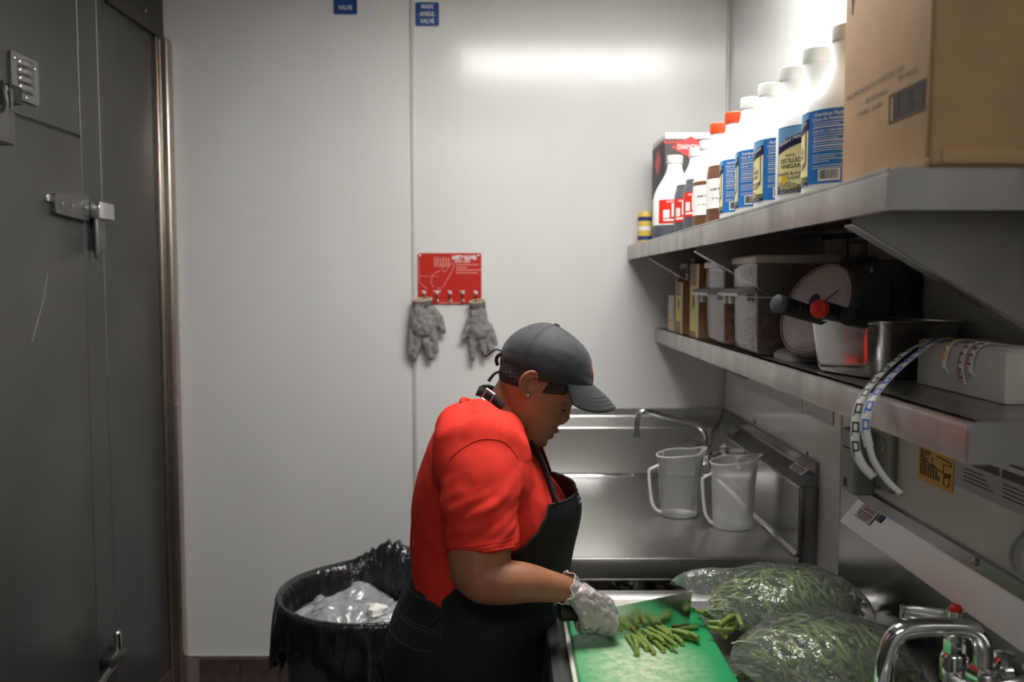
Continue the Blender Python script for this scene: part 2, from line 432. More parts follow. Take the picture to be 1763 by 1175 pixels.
# ------------------------------------------------------------------ steel shelves on the right wall
UX, LXs = .456, .562
UZ0, UZ1, LZ0, LZ1 = 1.687, 1.737, 1.378, 1.430
SY0, SY1 = 1.05, 3.285
def shelf(name, label, X, z0, z1, y0, y1, brk, bh):
    t = thing(name, (RX, (y0 + y1) / 2, z0), label, 'shelf')
    m = MB().box((X, y0, z1 - .004), (RX - .002, y1, z1), .0)
    bo = MB()
    # rolled front lip, end cap
    lip = []
    for yy in (y0, y1):
        pts = [(X + .012, z1 - .004), (X + .012, z0 + .0), (X + .002, z0), (X, z0 + .004)]
        for a in range(0, 91, 15): pts.append((X + .008 - .008 * math.cos(R(a)), z1 - .008 + .008 * math.sin(R(a))))
        pts.append((X + .02, z1)); pts.append((X + .02, z1 - .004))
        lip.append([V((p, yy, q)) for p, q in pts])
    top = m.build('shelf_top', steel_shelf, t, False)
    bo.rings(lip).build('front_lip', steel_shelf, t)
    pts = [(X + .001, z0), (RX - .003, z0), (RX - .003, z1 + .0005)]
    for a in range(90, -1, -15): pts.append((X + .011 - .010 * math.cos(R(a)) , z1 - .0095 + .010 * math.sin(R(a))))
    MB().prism([(p, y0 - .003, q) for p, q in pts], (0, .006, 0)).build('end_cap', steel_shelf, t)
    MB().box((RX - .004, y0, z1), (RX - .0005, y1, z1 + .04), .001, 1).build('back_flange', steel_shelf, t)
    for yy in brk:
        poly = [(X + .03, yy, z0 + .03), (RX - .004, yy, z0 + .03), (RX - .004, yy, z0 - bh)]
        poly = [(X + .035, yy, z1 - .006), (RX - .003, yy, z1 - .006), (RX - .003, yy, z0 - bh), (RX - .03, yy, z0 - bh), (X + .035, yy, z0 - .004)]
        b = MB().prism(poly, (0, .003, 0)).build('bracket', steel_shelf, t, False)
        p, q = V((X + .035, yy, z0 - .004)), V((RX - .03, yy, z0 - bh))
        d = (q - p).normalized(); nn = V((d.z, 0, -d.x))
        MB().obox(frame((p + q) / 2 + V((0, .015, 0)), d, (0, 1, 0)), ((q - p).length, .034, .0035), .0015, 1).build('bracket_flange', steel_shelf, b)
    return t
by = PX(1468, 378, UX + .035).y
shelf('wall_shelf', 'deep steel upper wall shelf holding the white jugs and the brown carton', UX, UZ0, UZ1, SY0, SY1, (by, 2.266, 2.985), .185)
shelf('wall_shelf', 'narrower steel lower wall shelf holding the food bins, pan and white label box', LXs, LZ0, LZ1, SY0, SY1, (2.9,), .10)

# ------------------------------------------------------------------ steel table with back splash in the far corner
def splash_prof(zs, zc, zt, d):
    """vertical face, sloped top, short upright strip: (distance from wall, z)"""
    return [(d, zs), (d, zc - .004), (d - .002, zc), (.012, zt - .03), (.010, zt - .026), (.010, zt), (.001, zt), (.001, zs)]
TZ = .868; TY0 = PX(1405, 950, RX - .003).y; TXL = -.12
zc1 = PX(1375, 839, RX - .052).z; zt1 = PX(1405, 795, RX).z
t = thing('corner_table', (.36, 2.8, 0), 'reflective steel table with high splash in the far corner, holding two clear pitchers', 'table')
tb = MB().box((TXL, TY0, TZ - .012), (RX - .04, BY - .04, TZ), .002)
tb.build('table_top', steel, t)
ap = MB().box((TXL, TY0 - .002, TZ - .060), (RX - .003, TY0 + .02, TZ - .001), .006, 3)
ap.build('front_apron', steel, t)
MB().box((TXL - .002, TY0 - .003, TZ - .066), (RX - .003, TY0 + .016, TZ - .058), .003).build('apron_hem', steel, t)
# splash along the back wall, then along the right wall
pr = splash_prof(TZ - .01, zc1, zt1, .052)
MB().rings([[V((xx, BY - a - .0005, b)) for a, b in pr] for xx in (TXL, RX - .012)]).build('back_splash', steel, t, ang=20)
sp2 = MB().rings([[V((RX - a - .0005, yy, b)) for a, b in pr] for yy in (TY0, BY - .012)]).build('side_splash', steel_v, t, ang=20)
MB().box((RX - .050, TY0 - .004, TZ - .064), (RX - .0006, TY0 + .002, zc1), .0015).build('splash_end', steel_v, t)
cv = []
for i in range(7):
    a = R(90 * i / 6); cv.append((.052 + .014 - .014 * math.sin(a), TZ + .014 - .014 * math.cos(a)))
MB().grid([[V((xx, BY - a - .001, b + .0006)) for a, b in cv] for xx in (TXL, RX - .05)]).build('cove', chrome, t)
MB().grid([[V((RX - a - .001, yy, b + .0006)) for a, b in cv] for yy in (TY0 + .003, BY - .05)]).build('cove', chrome, t)
for (xx, yy) in ((TXL + .08, TY0 + .06), (RX - .09, TY0 + .06), (TXL + .08, BY - .12), (RX - .09, BY - .12)):
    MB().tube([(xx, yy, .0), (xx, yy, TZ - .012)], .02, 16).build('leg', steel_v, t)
pa = P(1003, 1000, TY0 + .12)
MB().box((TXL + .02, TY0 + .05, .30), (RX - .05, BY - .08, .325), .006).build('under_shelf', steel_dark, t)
MB().tube([P(1050, 1030, TY0 + .35), P(1130, 985, TY0 + .35)], .014).build('brace', steel_v, t)
# makers' plates
def sticker(parent, M, w, h, lines, m=None, head=None):
    s_ = MB().prism([M @ V((a, b, .0002)) for a, b in rrect(w, h, .002, 2)], M.to_3x3() @ V((0, 0, .0006))).build('sticker', m or white_pl, parent)
    for (yy, ww, hh_, mm) in lines:
        MB().obox(M @ Matrix.Translation((-w * .02, yy * h, .001)), (ww * w, hh_ * h, .0004)).build('print_line', mm, s_, False)
    return s_
redm = mat('red_print', (.55, .03, .03), .5); navy = mat('navy', (.02, .04, .16), .5)
sl = V((0.052 - .012, 0, 0)) ; 
p0, p1 = V((RX - .050, 0, zc1)), V((RX - .012, 0, zt1 - .03))
upv = (p1 - p0).normalized(); nrm_ = V((-upv.z, 0, upv.x))
def on_slope(px, py, p0, upv, lift=.0015):
    n_ = V((-upv.z, 0, upv.x)); r_ = ray(px, py); tt = (p0 - EYE).dot(n_) / r_.dot(n_); return EYE + r_ * tt + n_ * lift
c = on_slope(1378, 806, p0, upv)
st1 = sticker(t, frame(c, (0, -1, 0), upv), .11, .036, [(-.05, .8, .08, ink), (-.22, .8, .06, ink), (-.36, .6, .06, ink)])
text('lettering', 'General', .016, frame(c + nrm_ * .0012 + upv * .009, (0, -1, 0), upv), redm, st1, .02, italic=.3)
c = on_slope(1400, 812, p0, upv)
MB().obox(frame(c, (0, -1, 0), upv), (.03, .026, .001)).build('sticker', navy, t, False)
c = on_slope(1262, 742, p0, upv)
MB().obox(frame(c, (0, -1, 0), upv), (.09, .03, .001)).build('sticker', mat('grey_label', (.3, .3, .29), .5), t, False)
for (a, b) in ((1391, 781), (1300, 727)):
    q = PX(a, b, RX - .0105)
    MB().lathe([(.006, 0), (.006, .003), (.002, .004)], frame(q, (0, -1, 0), (0, 0, 1)), 10).build('screw', ink, t)

# ------------------------------------------------------------------ prep table at the right
PZT = .868
PY1 = PX(1447, 900, RX - .05).y
PXL = PZ(942, 1110, PZT + .012).x
zc2 = PX(1447, 896, RX - .052).z; zt2 = PX(1515, 858, RX).z
pt = thing('prep_table', (.45, 1.4, 0), 'steel prep table with raised rim and splash, under the green cutting board', 'table')
SYa, SYb, SXa, SXb = .70, 1.30, .30, .70       # sink bowl opening, nearer the camera
MB().box((PXL + .02, SYb, PZT - .012), (RX - .04, PY1 - .004, PZT), .002).build('table_top', steel, pt)
o_ = MB().box((PXL + .02, .55, PZT - .012), (SXa, SYb, PZT), .001).box((SXb, .55, PZT - .012), (RX - .04, SYb, PZT), .001).box((SXa, .55, PZT - .012), (SXb, SYa, PZT), .001)
o_.build('sink_deck', steel, pt)
bw = MB()
bw.rings([[V((SXa + (SXb - SXa) / 2 + a * k, SYa + (SYb - SYa) / 2 + b * k, z)) for a, b in rrect(SXb - SXa, SYb - SYa, .06)] for k, z in ((1, PZT - .002), (.985, PZT - .01), (.96, PZT - .22), (.88, PZT - .25))], False, True)
solidify(bw.build('sink_bowl', steel, pt), .002)
# raised marine rim, left and far sides
rim = [(0, -.05), (.003, -.052), (.006, -.05), (.006, .006), (.012, .012), (.030, .012), (.036, .003), (.040, -.002), (.036, -.006), (.010, -.006), (.0, .006)]
rm = [(0, -.055), (-.0, .008), (.004, .013), (.026, .013), (.034, .004), (.040, .0005), (.040, -.006), (.008, -.006), (.008, -.055)]
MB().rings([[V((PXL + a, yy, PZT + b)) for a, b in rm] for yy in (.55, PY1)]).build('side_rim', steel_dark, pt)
MB().rings([[V((xx, PY1 - a, PZT + b)) for a, b in rm] for xx in (PXL, RX - .04)]).build('far_rim', steel, pt)
pr2 = splash_prof(PZT - .01, zc2, zt2, .052)
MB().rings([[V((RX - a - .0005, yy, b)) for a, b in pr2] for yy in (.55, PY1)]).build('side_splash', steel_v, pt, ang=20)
MB().box((RX - .051, PY1 - .002, PZT - .05), (RX - .0006, PY1 + .002, zc2), .0015).build('splash_end', steel_v, pt)
for (xx, yy) in ((PXL + .03, PY1 - .06), (RX - .08, PY1 - .06), (PXL + .03, .65), (RX - .08, .65)):
    MB().tube([(xx, yy, 0), (xx, yy, PZT - .012)], .02, 16).build('leg', steel_v, pt)
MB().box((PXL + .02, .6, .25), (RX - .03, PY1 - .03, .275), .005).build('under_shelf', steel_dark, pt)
q0, q1 = V((RX - .050, 0, zc2)), V((RX - .012, 0, zt2 - .03)); up2 = (q1 - q0).normalized(); n2 = V((-up2.z, 0, up2.x))
c = on_slope(1493, 886, q0, up2)
s2 = sticker(pt, frame(c, (0, -1, 0), up2), .082, .040, [(-.02, .8, .06, ink), (-.16, .8, .05, ink), (-.28, .7, .05, ink), (-.39, .5, .05, ink)])
text('lettering', 'General', .017, frame(c + n2 * .0012 + up2 * .010, (0, -1, 0), up2), redm, s2, .02, italic=.3)
c = on_slope(1517, 894, q0, up2)
MB().obox(frame(c, (0, -1, 0), up2), (.022, .018, .001)).build('sticker', navy, pt, False)
q = PX(1680, 968, RX - .0105)
MB().lathe([(.007, 0), (.007, .004), (.003, .006)], frame(q, (0, -1, 0), (0, 0, 1)), 12).build('screw', screw_m, pt)

# ------------------------------------------------------------------ boards
BZ = .890
def board(name, x0, x1, y0, y1, z0, z1, m, label, r=.02):
    cx, cy_ = (x0 + x1) / 2, (y0 + y1) / 2
    loops = []
    for k, z in ((-.003, z0), (0, z0 + .003), (0, z1 - .003), (-.003, z1)):
        loops.append([V((cx + a, cy_ + b, z)) for a, b in rrect(x1 - x0 + 2 * k, y1 - y0 + 2 * k, r)])
    o = MB().rings(loops).build(name, m)
    return tag(o, label, 'cutting board')
bl = PZ(981, 1085, BZ).x; br = PZ(1237, 1113, BZ).x
# green plastic, scoured pale in the middle by knife work
gm = bpy.data.materials.new('green_board'); gm.use_nodes = True
nt = gm.node_tree; b_ = nt.nodes['Principled BSDF']; Nn = nt.nodes.new; Ln = nt.links.new
tc = Nn('ShaderNodeTexCoord'); mp = Nn('ShaderNodeMapping'); Ln(tc.outputs['Object'], mp.inputs[0])
n1 = Nn('ShaderNodeTexNoise'); n1.inputs['Scale'].default_value = 70; n1.inputs['Detail'].default_value = 8
n3 = Nn('ShaderNodeTexNoise'); n3.inputs['Scale'].default_value = 9; n3.inputs['Detail'].default_value = 3
gr = Nn('ShaderNodeVectorMath'); gr.operation = 'DISTANCE'; gr.inputs[1].default_value = (.25, 1.575, BZ)
sc_ = Nn('ShaderNodeMapping'); sc_.inputs['Scale'].default_value = (1, .75, 1); sc_.inputs['Location'].default_value = (0, 1.575 * .25, 0)
Ln(tc.outputs['Object'], sc_.inputs[0]); Ln(sc_.outputs[0], gr.inputs[0]); Ln(mp.outputs[0], n1.inputs[0]); Ln(mp.outputs[0], n3.inputs[0])
mr = Nn('ShaderNodeMapRange'); mr.inputs[1].default_value = .04; mr.inputs[2].default_value = .14; mr.inputs[3].default_value = 1; mr.inputs[4].default_value = 0
Ln(gr.outputs['Value'], mr.inputs[0])
ml = Nn('ShaderNodeMath'); ml.operation = 'MULTIPLY'; Ln(mr.outputs[0], ml.inputs[0])
mr2 = Nn('ShaderNodeMapRange'); mr2.inputs[1].default_value = .3; mr2.inputs[2].default_value = .62; Ln(n1.outputs[0], mr2.inputs[0])
ad = Nn('ShaderNodeMath'); ad.operation = 'MULTIPLY_ADD'; ad.inputs[1].default_value = .6; ad.inputs[2].default_value = .35; Ln(mr2.outputs[0], ad.inputs[0])
Ln(ad.outputs[0], ml.inputs[1])
cm = Nn('ShaderNodeMix'); cm.data_type = 'RGBA'; cm.inputs[6].default_value = (*srgb(32, 148, 88), 1); cm.inputs[7].default_value = (*srgb(196, 206, 176), 1)
Ln(ml.outputs[0], cm.inputs[0]); Ln(cm.outputs[2], b_.inputs['Base Color'])
b_.inputs['Roughness'].default_value = .38
bp = Nn('ShaderNodeBump'); bp.inputs['Strength'].default_value = .15; bp.inputs['Distance'].default_value = .002; Ln(n1.outputs[0], bp.inputs['Height']); Ln(bp.outputs[0], b_.inputs['Normal'])
gfar = PZ(1200, 1043, BZ).y
board('cutting_board', bl, br, gfar - .455, gfar, BZ - .012, BZ, gm, 'green plastic cutting board scuffed pale in the middle, under the cleaver')
wbm = mat('white_board', (.72, .70, .62), .4, vary=.06, vscale=30)
board('cutting_board', max(bl - .012, PXL + .0405), br - .02, gfar - .36, min(PY1 - .045, gfar + .075), PZT + .0005, BZ - .0125, wbm, 'cream white cutting board lying beneath the green board')
# ------------------------------------------------------------------ signs on the back wall
sign_blue = mat('sign_blue', srgb(16, 62, 128), .4)
def sq_sign(px0, px1, py0, py1, lines, label):
    a, b = P(px0, py0, BY - .001), P(px1, py1, BY - .001)
    c = (a + b) / 2; w, h = b.x - a.x, a.z - b.z
    t = thing('wall_sign', (c.x, BY - .001, b.z), label, 'sign')
    M = frame((c.x, BY - .0006, c.z), (1, 0, 0), (0, 0, 1))
    MB().prism([M @ V((p, q, 0)) for p, q in rrect(w, h, .006, 3)], (0, -.002, 0)).build('panel', sign_blue, t)
    n = len(lines)
    for i, l in enumerate(lines):
        text('lettering', l, h * .27, M @ Matrix.Translation((0, h * (.5 - (i + .62) / (n + .25)), .003)), white_ink, t, .012, sx=.78)
gy = P(574, -15, BY)
sq_sign(574, 615, -15, 25, ['GAS', 'VALVE'], 'blue square sign reading GAS VALVE, cut by the top of the picture')
sq_sign(715, 756, 4, 45, ['MAIN', 'ANSUL', 'VALVE'], 'blue square sign with three lines of white lettering, right of the wall seam')

# red cut-glove chart
a, b = P(719, 436, BY - .004), P(829, 524, BY - .004)
c = (a + b) / 2; w, h = b.x - a.x, a.z - b.z
gs = thing('glove_chart', (c.x, BY - .004, b.z), 'red safety glove chart with white print and a row of hooks', 'sign')
red_sign = mat('red_sign', srgb(176, 36, 26), .35)
pink = mat('pink_ink', srgb(226, 150, 138), .5)
M = frame((c.x, BY - .0008, c.z), (1, 0, 0), (0, 0, 1))
MB().prism([M @ V((p, q, 0)) for p, q in rrect(w, h, .008, 3)], (0, -.004, 0)).build('panel', red_sign, gs)
MF = M @ Matrix.Translation((0, 0, .0052))
text('lettering', 'SAFETY GLOVES', .0215, MF @ Matrix.Translation((w * .23, h * .41, 0)), white_ink, gs, .03, sx=.60)
text('lettering', 'SIZING GUIDE', .0115, MF @ Matrix.Translation((w * .20, h * .335, 0)), white_ink, gs, .01, sx=.8)
for yy, ww, xo in ((.275, .36, .29), (.22, .17, .20), (.17, .40, .31), (.115, .34, .28)):
    MB().obox(MF @ Matrix.Translation((w * (xo - .01), h * yy, 0)), (w * ww, .0032, .0003)).build('print_line', pink, gs, False)
for sx_, t_ in ((-.40, 'SMALL'), (-.20, 'MEDIUM'), (.0, 'LRG'), (.20, 'X-LRG'), (.40, 'XXL')):
    text('lettering', t_, .0075, MF @ Matrix.Translation((w * sx_, h * -.245, 0)), white_ink, gs, .01)
MB().obox(MF @ Matrix.Translation((0, -h * .475, 0)), (w * .34, .003, .0003)).build('print_line', pink, gs, False)
# outline of a hand drawn on the chart (zoom pixels of the chart -> chart plane)
def chart(u, v): return MF @ V((-w / 2 + (u - 210) / (800 - 210) * w, h / 2 - (v - 80) / (560 - 80) * h, 0))
for path in ([(222, 110), (225, 320), (245, 375), (300, 415)], [(420, 245), (360, 275), (335, 330), (340, 370), (355, 400)],
             [(385, 405), (430, 408), (470, 350), (520, 260), (545, 200), (535, 180), (515, 185), (480, 235), (455, 255), (440, 235)],
             [(440, 235), (435, 190)], [(230, 297), (400, 297)]):
    MB().tube(cr([chart(*p) for p in path], 5), .0011, 5).build('hand_drawing', pink, gs)
for i in range(6):
    u = 368 + i * 26
    MB().tube([chart(u, 125 + (i % 3) * 4), chart(u, 210)], .0016, 5).build('hand_drawing', pink, gs)
for i in range(5):
    MB().obox(MF @ Matrix.Translation((-w / 2 + (440 - 210) / 590 * w, h / 2 - (122 + 20 * i - 80) / 480 * h, 0)), (w * .24, .0016, .0003)).build('print_line', pink, gs, False)
hook_steel = mat('hook_steel', (.30, .29, .28), .3, 1.)
HK = []
for u in (270, 387, 510, 628, 748):
    p = chart(u, 455); q = chart(u, 525); HK.append(q)
    f = V((0, -1, 0))
    hk = MB().tube(cr([p + f * .001, p + f * .010, p + f * .012 + V((0, 0, -.012)), q + f * .012, q + f * .018 + V((0, 0, -.004)), q + f * .026 + V((0, 0, .006))], 4), .0028, 8).build('hook', hook_steel, gs)
    MB().obox(frame(p + f * .003, (1, 0, 0), (0, 0, 1)), (.011, .012, .005), .001, 1).build('hook_cap', white_ink, hk)
    MB().obox(frame(q + f * .003, (1, 0, 0), (0, 0, 1)), (.011, .010, .005), .001, 1).build('hook_cap', white_ink, hk)
for u, v in ((230, 105), (770, 105)):
    MB().lathe([(.004, 0), (.004, .002), (.002, .003)], frame(chart(u, v), (1, 0, 0), (0, 0, 1)), 10).build('screw', screw_m, gs)

# grey knitted cut gloves hanging from the outer hooks: outline in zoom pixels of the photo crop (680..880, 420..640)
def gpt(u, v, Y): return P(680 + u / 5.34, 420 + v / 5.34, Y)
knit = mat('knit_grey', srgb(128, 125, 122), .9, vary=.18, vscale=90, bump=.6, bscale=420, bdist=.003)
knit_d = mat('knit_cuff', srgb(92, 89, 86), .9, bump=.5, bscale=300, bdist=.003)
trimc = mat('glove_trim', srgb(196, 178, 150), .8)
def hang_glove(label, palm, fingers, cuff, hook, rimpts):
    Y = BY - .030
    t = thing('work_glove', gpt(*cuff[0][:2], Y), label, 'glove', 'gloves hanging on the chart')
    g = MB()
    def fl(pts, rs, n=12):   # flattened limp tube
        m_ = MB(); m_.capsule([gpt(*p, Y) for p in pts], [r_ * 1.12 / 5.34 * BY / 1500 for r_ in rs], n)
        for v in m_.v: v.y = Y + (v.y - Y) * .62 + .003 * mnoise.noise(v * 40)
        g.add(m_.v, m_.f)
    for pts, rs in palm + fingers: fl(pts, rs)
    o = g.build('glove_body', knit, t); remesh(o, .0035, 3)
    for v in o.data.vertices: v.co.y += .004 * mnoise.noise(v.co * 55) + .002 * mnoise.noise(v.co * 120)
    # knitted cuff, an open sleeve
    m_ = MB(); rows = []
    for (u, v, ru) in cuff:
        cc = gpt(u, v, Y); rr = ru / 5.34 * BY / 1500
        rows.append([cc + V((math.cos(2 * math.pi * k / 24) * rr, math.sin(2 * math.pi * k / 24) * rr * .55 - .0, .006 * math.sin(2 * math.pi * k / 24 + .6))) for k in range(24)])
    m_.rings(rows, False, False)
    cf = solidify(m_.build('cuff', knit_d, t), .003)
    MB().tube(rows[0] + [rows[0][0]], .0028, 6).build('cuff_trim', trimc, t)
    return t
hang_glove('grey knitted cut glove spread flat on the leftmost hook of the red chart',
           [([(250, 600), (250, 760)], [85, 100]), ([(180, 640), (185, 780)], [45, 55]), ([(330, 640), (320, 740)], [50, 60])],
           [([(165, 760), (150, 880), (140, 1000)], [40, 34, 24]), ([(205, 800), (200, 930), (182, 1060)], [38, 34, 22]),
            ([(270, 790), (290, 920), (330, 1045)], [42, 36, 26]), ([(330, 760), (360, 870), (378, 985)], [42, 36, 26]),
            ([(340, 620), (400, 690), (440, 800)], [45, 44, 30])],
           [(250, 512, 88), (250, 545, 86), (250, 600, 84)], 0, None)
hang_glove('grey knitted cut glove hanging narrow from the rightmost chart hook',
           [([(765, 640), (775, 790)], [72, 92]), ([(720, 700), (725, 800)], [38, 42])],
           [([(715, 780), (712, 920), (715, 1060)], [38, 34, 24]), ([(780, 800), (800, 920), (822, 1030)], [36, 32, 22]),
            ([(835, 800), (855, 890), (885, 975)], [36, 32, 24]), ([(860, 760), (895, 840), (925, 915)], [34, 30, 22]),
            ([(705, 690), (665, 780), (625, 865)], [36, 32, 20])],
           [(755, 528, 72), (760, 560, 68), (765, 625, 66)], 4, None)

# ------------------------------------------------------------------ bottles and cartons on the upper shelf
hdpe = mat('hdpe', (.86, .87, .84), .35, sss=.0, trans=.0, spec=.4)
amber = mat('amber_liquid', (.16, .075, .04), .3); greyliq = mat('soy_liquid', (.10, .105, .125), .3)
orange_cap = mat('orange_cap', srgb(232, 78, 40), .4)
lab_blue = mat('lab_blue', srgb(40, 118, 196), .45); lab_cream = mat('lab_cream', srgb(238, 224, 160), .45); lab_navy = mat('lab_navy', srgb(30, 28, 66), .45)
lab_white = mat('lab_white', (.82, .82, .80), .45); lab_red = mat('lab_red', srgb(216, 44, 30), .45); lab_sky = mat('lab_sky', srgb(112, 166, 208), .45)
lab_gold = mat('lab_gold', srgb(232, 190, 40), .45); lab_olive = mat('lab_olive', srgb(110, 112, 78), .45)
JR, JH = .0675, .283
def jug_prof(r=JR):
    return [(r * .80, 0), (r * .95, .003), (r, .012), (r, .132), (r * .96, .144), (r * .91, .157), (r * .82, .171), (r * .69, .188), (r * .55, .205), (r * .43, .222), (r * .345, .240), (r * .32, .262)]
def wrap(x, y, z0, ang0, r):
    a = ang0 + x / r
    return V((r * math.cos(a), r * math.sin(a), z0 + y))
def patch(parent, name, x0, x1, y0, y1, z0, ang0, r, m, n=10):
    g = MB(); rows = [[wrap(x0 + (x1 - x0) * i / n, yy, z0, ang0, r) for i in range(n + 1)] for yy in (y0, y1)]
    g.grid(rows); return g.build(name, m, parent)
def wtext(parent, s, size, x, y, z0, ang0, r, m, bold=.0, **k):
    return text('lettering', s, size, None, m, parent, bold, warp=lambda c: wrap(x + c.x, y + c.y, z0, ang0, r), **k)
def vinegar_jug(loc, rot, label):
    t = thing('vinegar_jug', (0, 0, 0), label, 'jug', 'white vinegar jugs on the upper shelf')
    MB().lathe(jug_prof(), n=40).build('bottle', hdpe, t)
    MB().lathe([(.0235, .258), (.0245, .260), (.0245, .281), (.023, .283), (.0, .283)], n=28, cap1=False).build('cap', hdpe, t)
    hp = cr([(-.014, 0, .238), (-.034, 0, .243), (-.052, 0, .234), (-.060, 0, .210), (-.062, 0, .180), (-.058, 0, .148)], 5)
    MB().tube(hp, [.010] * len(hp), 12).build('handle', hdpe, t)
    # wrap-round label: picture panel and facts panel; angle 0 = panel border
    lb = patch(t, 'label', -.075, .072, .022, .140, 0, 0, JR + .0006, lab_blue, 24)
    r2 = JR + .0010
    patch(lb, 'picture', -.072, -.004, .024, .138, 0, 0, r2, lab_cream, 12)
    patch(lb, 'picture', -.072, -.004, .112, .138, 0, 0, r2 + .0002, lab_sky, 12)
    g = MB(); rows = [[], []]
    for i in range(15):
        x_ = -.072 + .068 * i / 14; yb = .092 + .020 * (i / 14) ** .8
        rows[0].append(wrap(x_, yb, 0, 0, r2 + .0004)); rows[1].append(wrap(x_, yb + .018, 0, 0, r2 + .0004))
    g.grid(rows).build('banner', lab_navy, lb)
    me_t = lambda c: wrap(-.040 + c.x, .1085 + (c.x + .03) * .28 + c.y, 0, 0, r2 + .0006)
    text('lettering', 'Holland House.', .0115, None, white_ink, lb, .012, warp=me_t, italic=.1, sx=.86)
    for s_, y_, z_ in (('WHITE', .088, .0065), ('DISTILLED', .079, .0105), ('VINEGAR', .069, .0105), ('VINAGRE BLANCO', .056, .0075), ('DESTILADO', .048, .0075)):
        wtext(lb, s_, z_, -.042, y_, 0, 0, r2 + .0004, lab_navy, .01)
    MB().tube([wrap(x_, y_, 0, 0, r2 + .0004) for x_, y_ in ((-.012, .112), (-.011, .062), (-.020, .052), (-.050, .038))], .0009, 5).build('outline', lab_blue, lb)
    patch(lb, 'picture', -.072, -.004, .024, .036, 0, 0, r2 + .0003, lab_olive, 10)
    g = MB()
    for k in range(9):
        a_ = random.uniform(-.068, -.008); y_ = random.uniform(.030, .042); rr = random.uniform(.004, .008)
        g.add([wrap(a_ + rr * math.cos(q), y_ + rr * .6 * math.sin(q), 0, 0, r2 + .0005) for q in [i * math.pi / 5 for i in range(10)]], [list(range(10))])
    g.build('picture', mat('lab_herb', srgb(168, 164, 120), .5), lb, False)
    g = MB(); g.add([wrap(-.055 + .007 * math.cos(q), .046 + .008 * math.sin(q), 0, 0, r2 + .0007) for q in [i * math.pi / 7 for i in range(14)]], [list(range(14))]); g.build('picture', lab_gold, lb, False)
    patch(lb, 'picture', -.072, -.004, .022, .027, 0, 0, r2 + .0008, lab_navy, 10)
    wtext(lb, '1 GALLON (128 FL OZ) 3.78 L', .0042, -.040, .0245, 0, 0, r2 + .001, white_ink)
    # facts panel
    wtext(lb, 'Nutrition Facts', .0085, .036, .132, 0, 0, r2, white_ink, .02)
    wtext(lb, 'Datos de Nutricion', .0075, .036, .1245, 0, 0, r2, white_ink, .015)
    wtext(lb, 'Calories / Calorias  0', .0068, .036, .106, 0, 0, r2, white_ink, .015)
    ln = MB()
    for i, (yy, ww) in enumerate([(.1185, .052), (.1150, .046), (.111, .056), (.1005, .050), (.0965, .056), (.0930, .044), (.0890, .056), (.0855, .050), (.081, .054), (.0775, .056), (.074, .050), (.067, .056), (.0635, .040), (.060, .054), (.0565, .030), (.050, .05), (.0465, .056)]):
        h_ = .0018 if i in (2, 6, 8) else .0010
        rows = [[wrap(.008 + ww * k / 6, yy + d, 0, 0, r2) for k in range(7)] for d in (0, h_)]
        ln.grid(rows)
    ln.build('print_lines', white_ink, lb, False)
    bc = patch(lb, 'barcode', .020, .056, .026, .045, 0, 0, r2, lab_white, 8)
    bars = MB(); x_ = .023
    while x_ < .053:
        w_ = random.choice((.0005, .0009, .0013)); bars.grid([[wrap(x_, yy, 0, 0, r2 + .0003), wrap(x_ + w_, yy, 0, 0, r2 + .0003)] for yy in (.029, .0435)]); x_ += w_ + random.choice((.0006, .001))
    bars.build('bars', ink, bc, False)
    t.location = loc; t.rotation_euler.z = rot
    return t
vj = [(2.02, 57), (1.88, 60), (1.74, 42), (1.60, 2), (1.456, 52)]
vlab = ['white vinegar jug with blue label beside the two orange-capped jugs', 'second white vinegar jug with blue label right of the orange-capped jugs',
        'middle one of the five white vinegar jugs with blue labels', 'white vinegar jug turned so its cream picture label with navy banner faces forward',
        'nearest white vinegar jug, its blue nutrition panel showing beside the brown carton']
jug0 = None
for (yy, ro), lb_ in zip(vj, vlab):
    base = math.atan2(-yy, -.56)          # direction from the jug to the camera, flat
    ang = base - R(ro)
    if jug0 is None:
        jug0 = vinegar_jug((.56, yy, UZ1 + .0005), ang, lb_); j = jug0
    else:
        j = copy_tree(jug0); j.location = (.56, yy, UZ1 + .0005); j.rotation_euler.z = ang; j['label'] = lb_
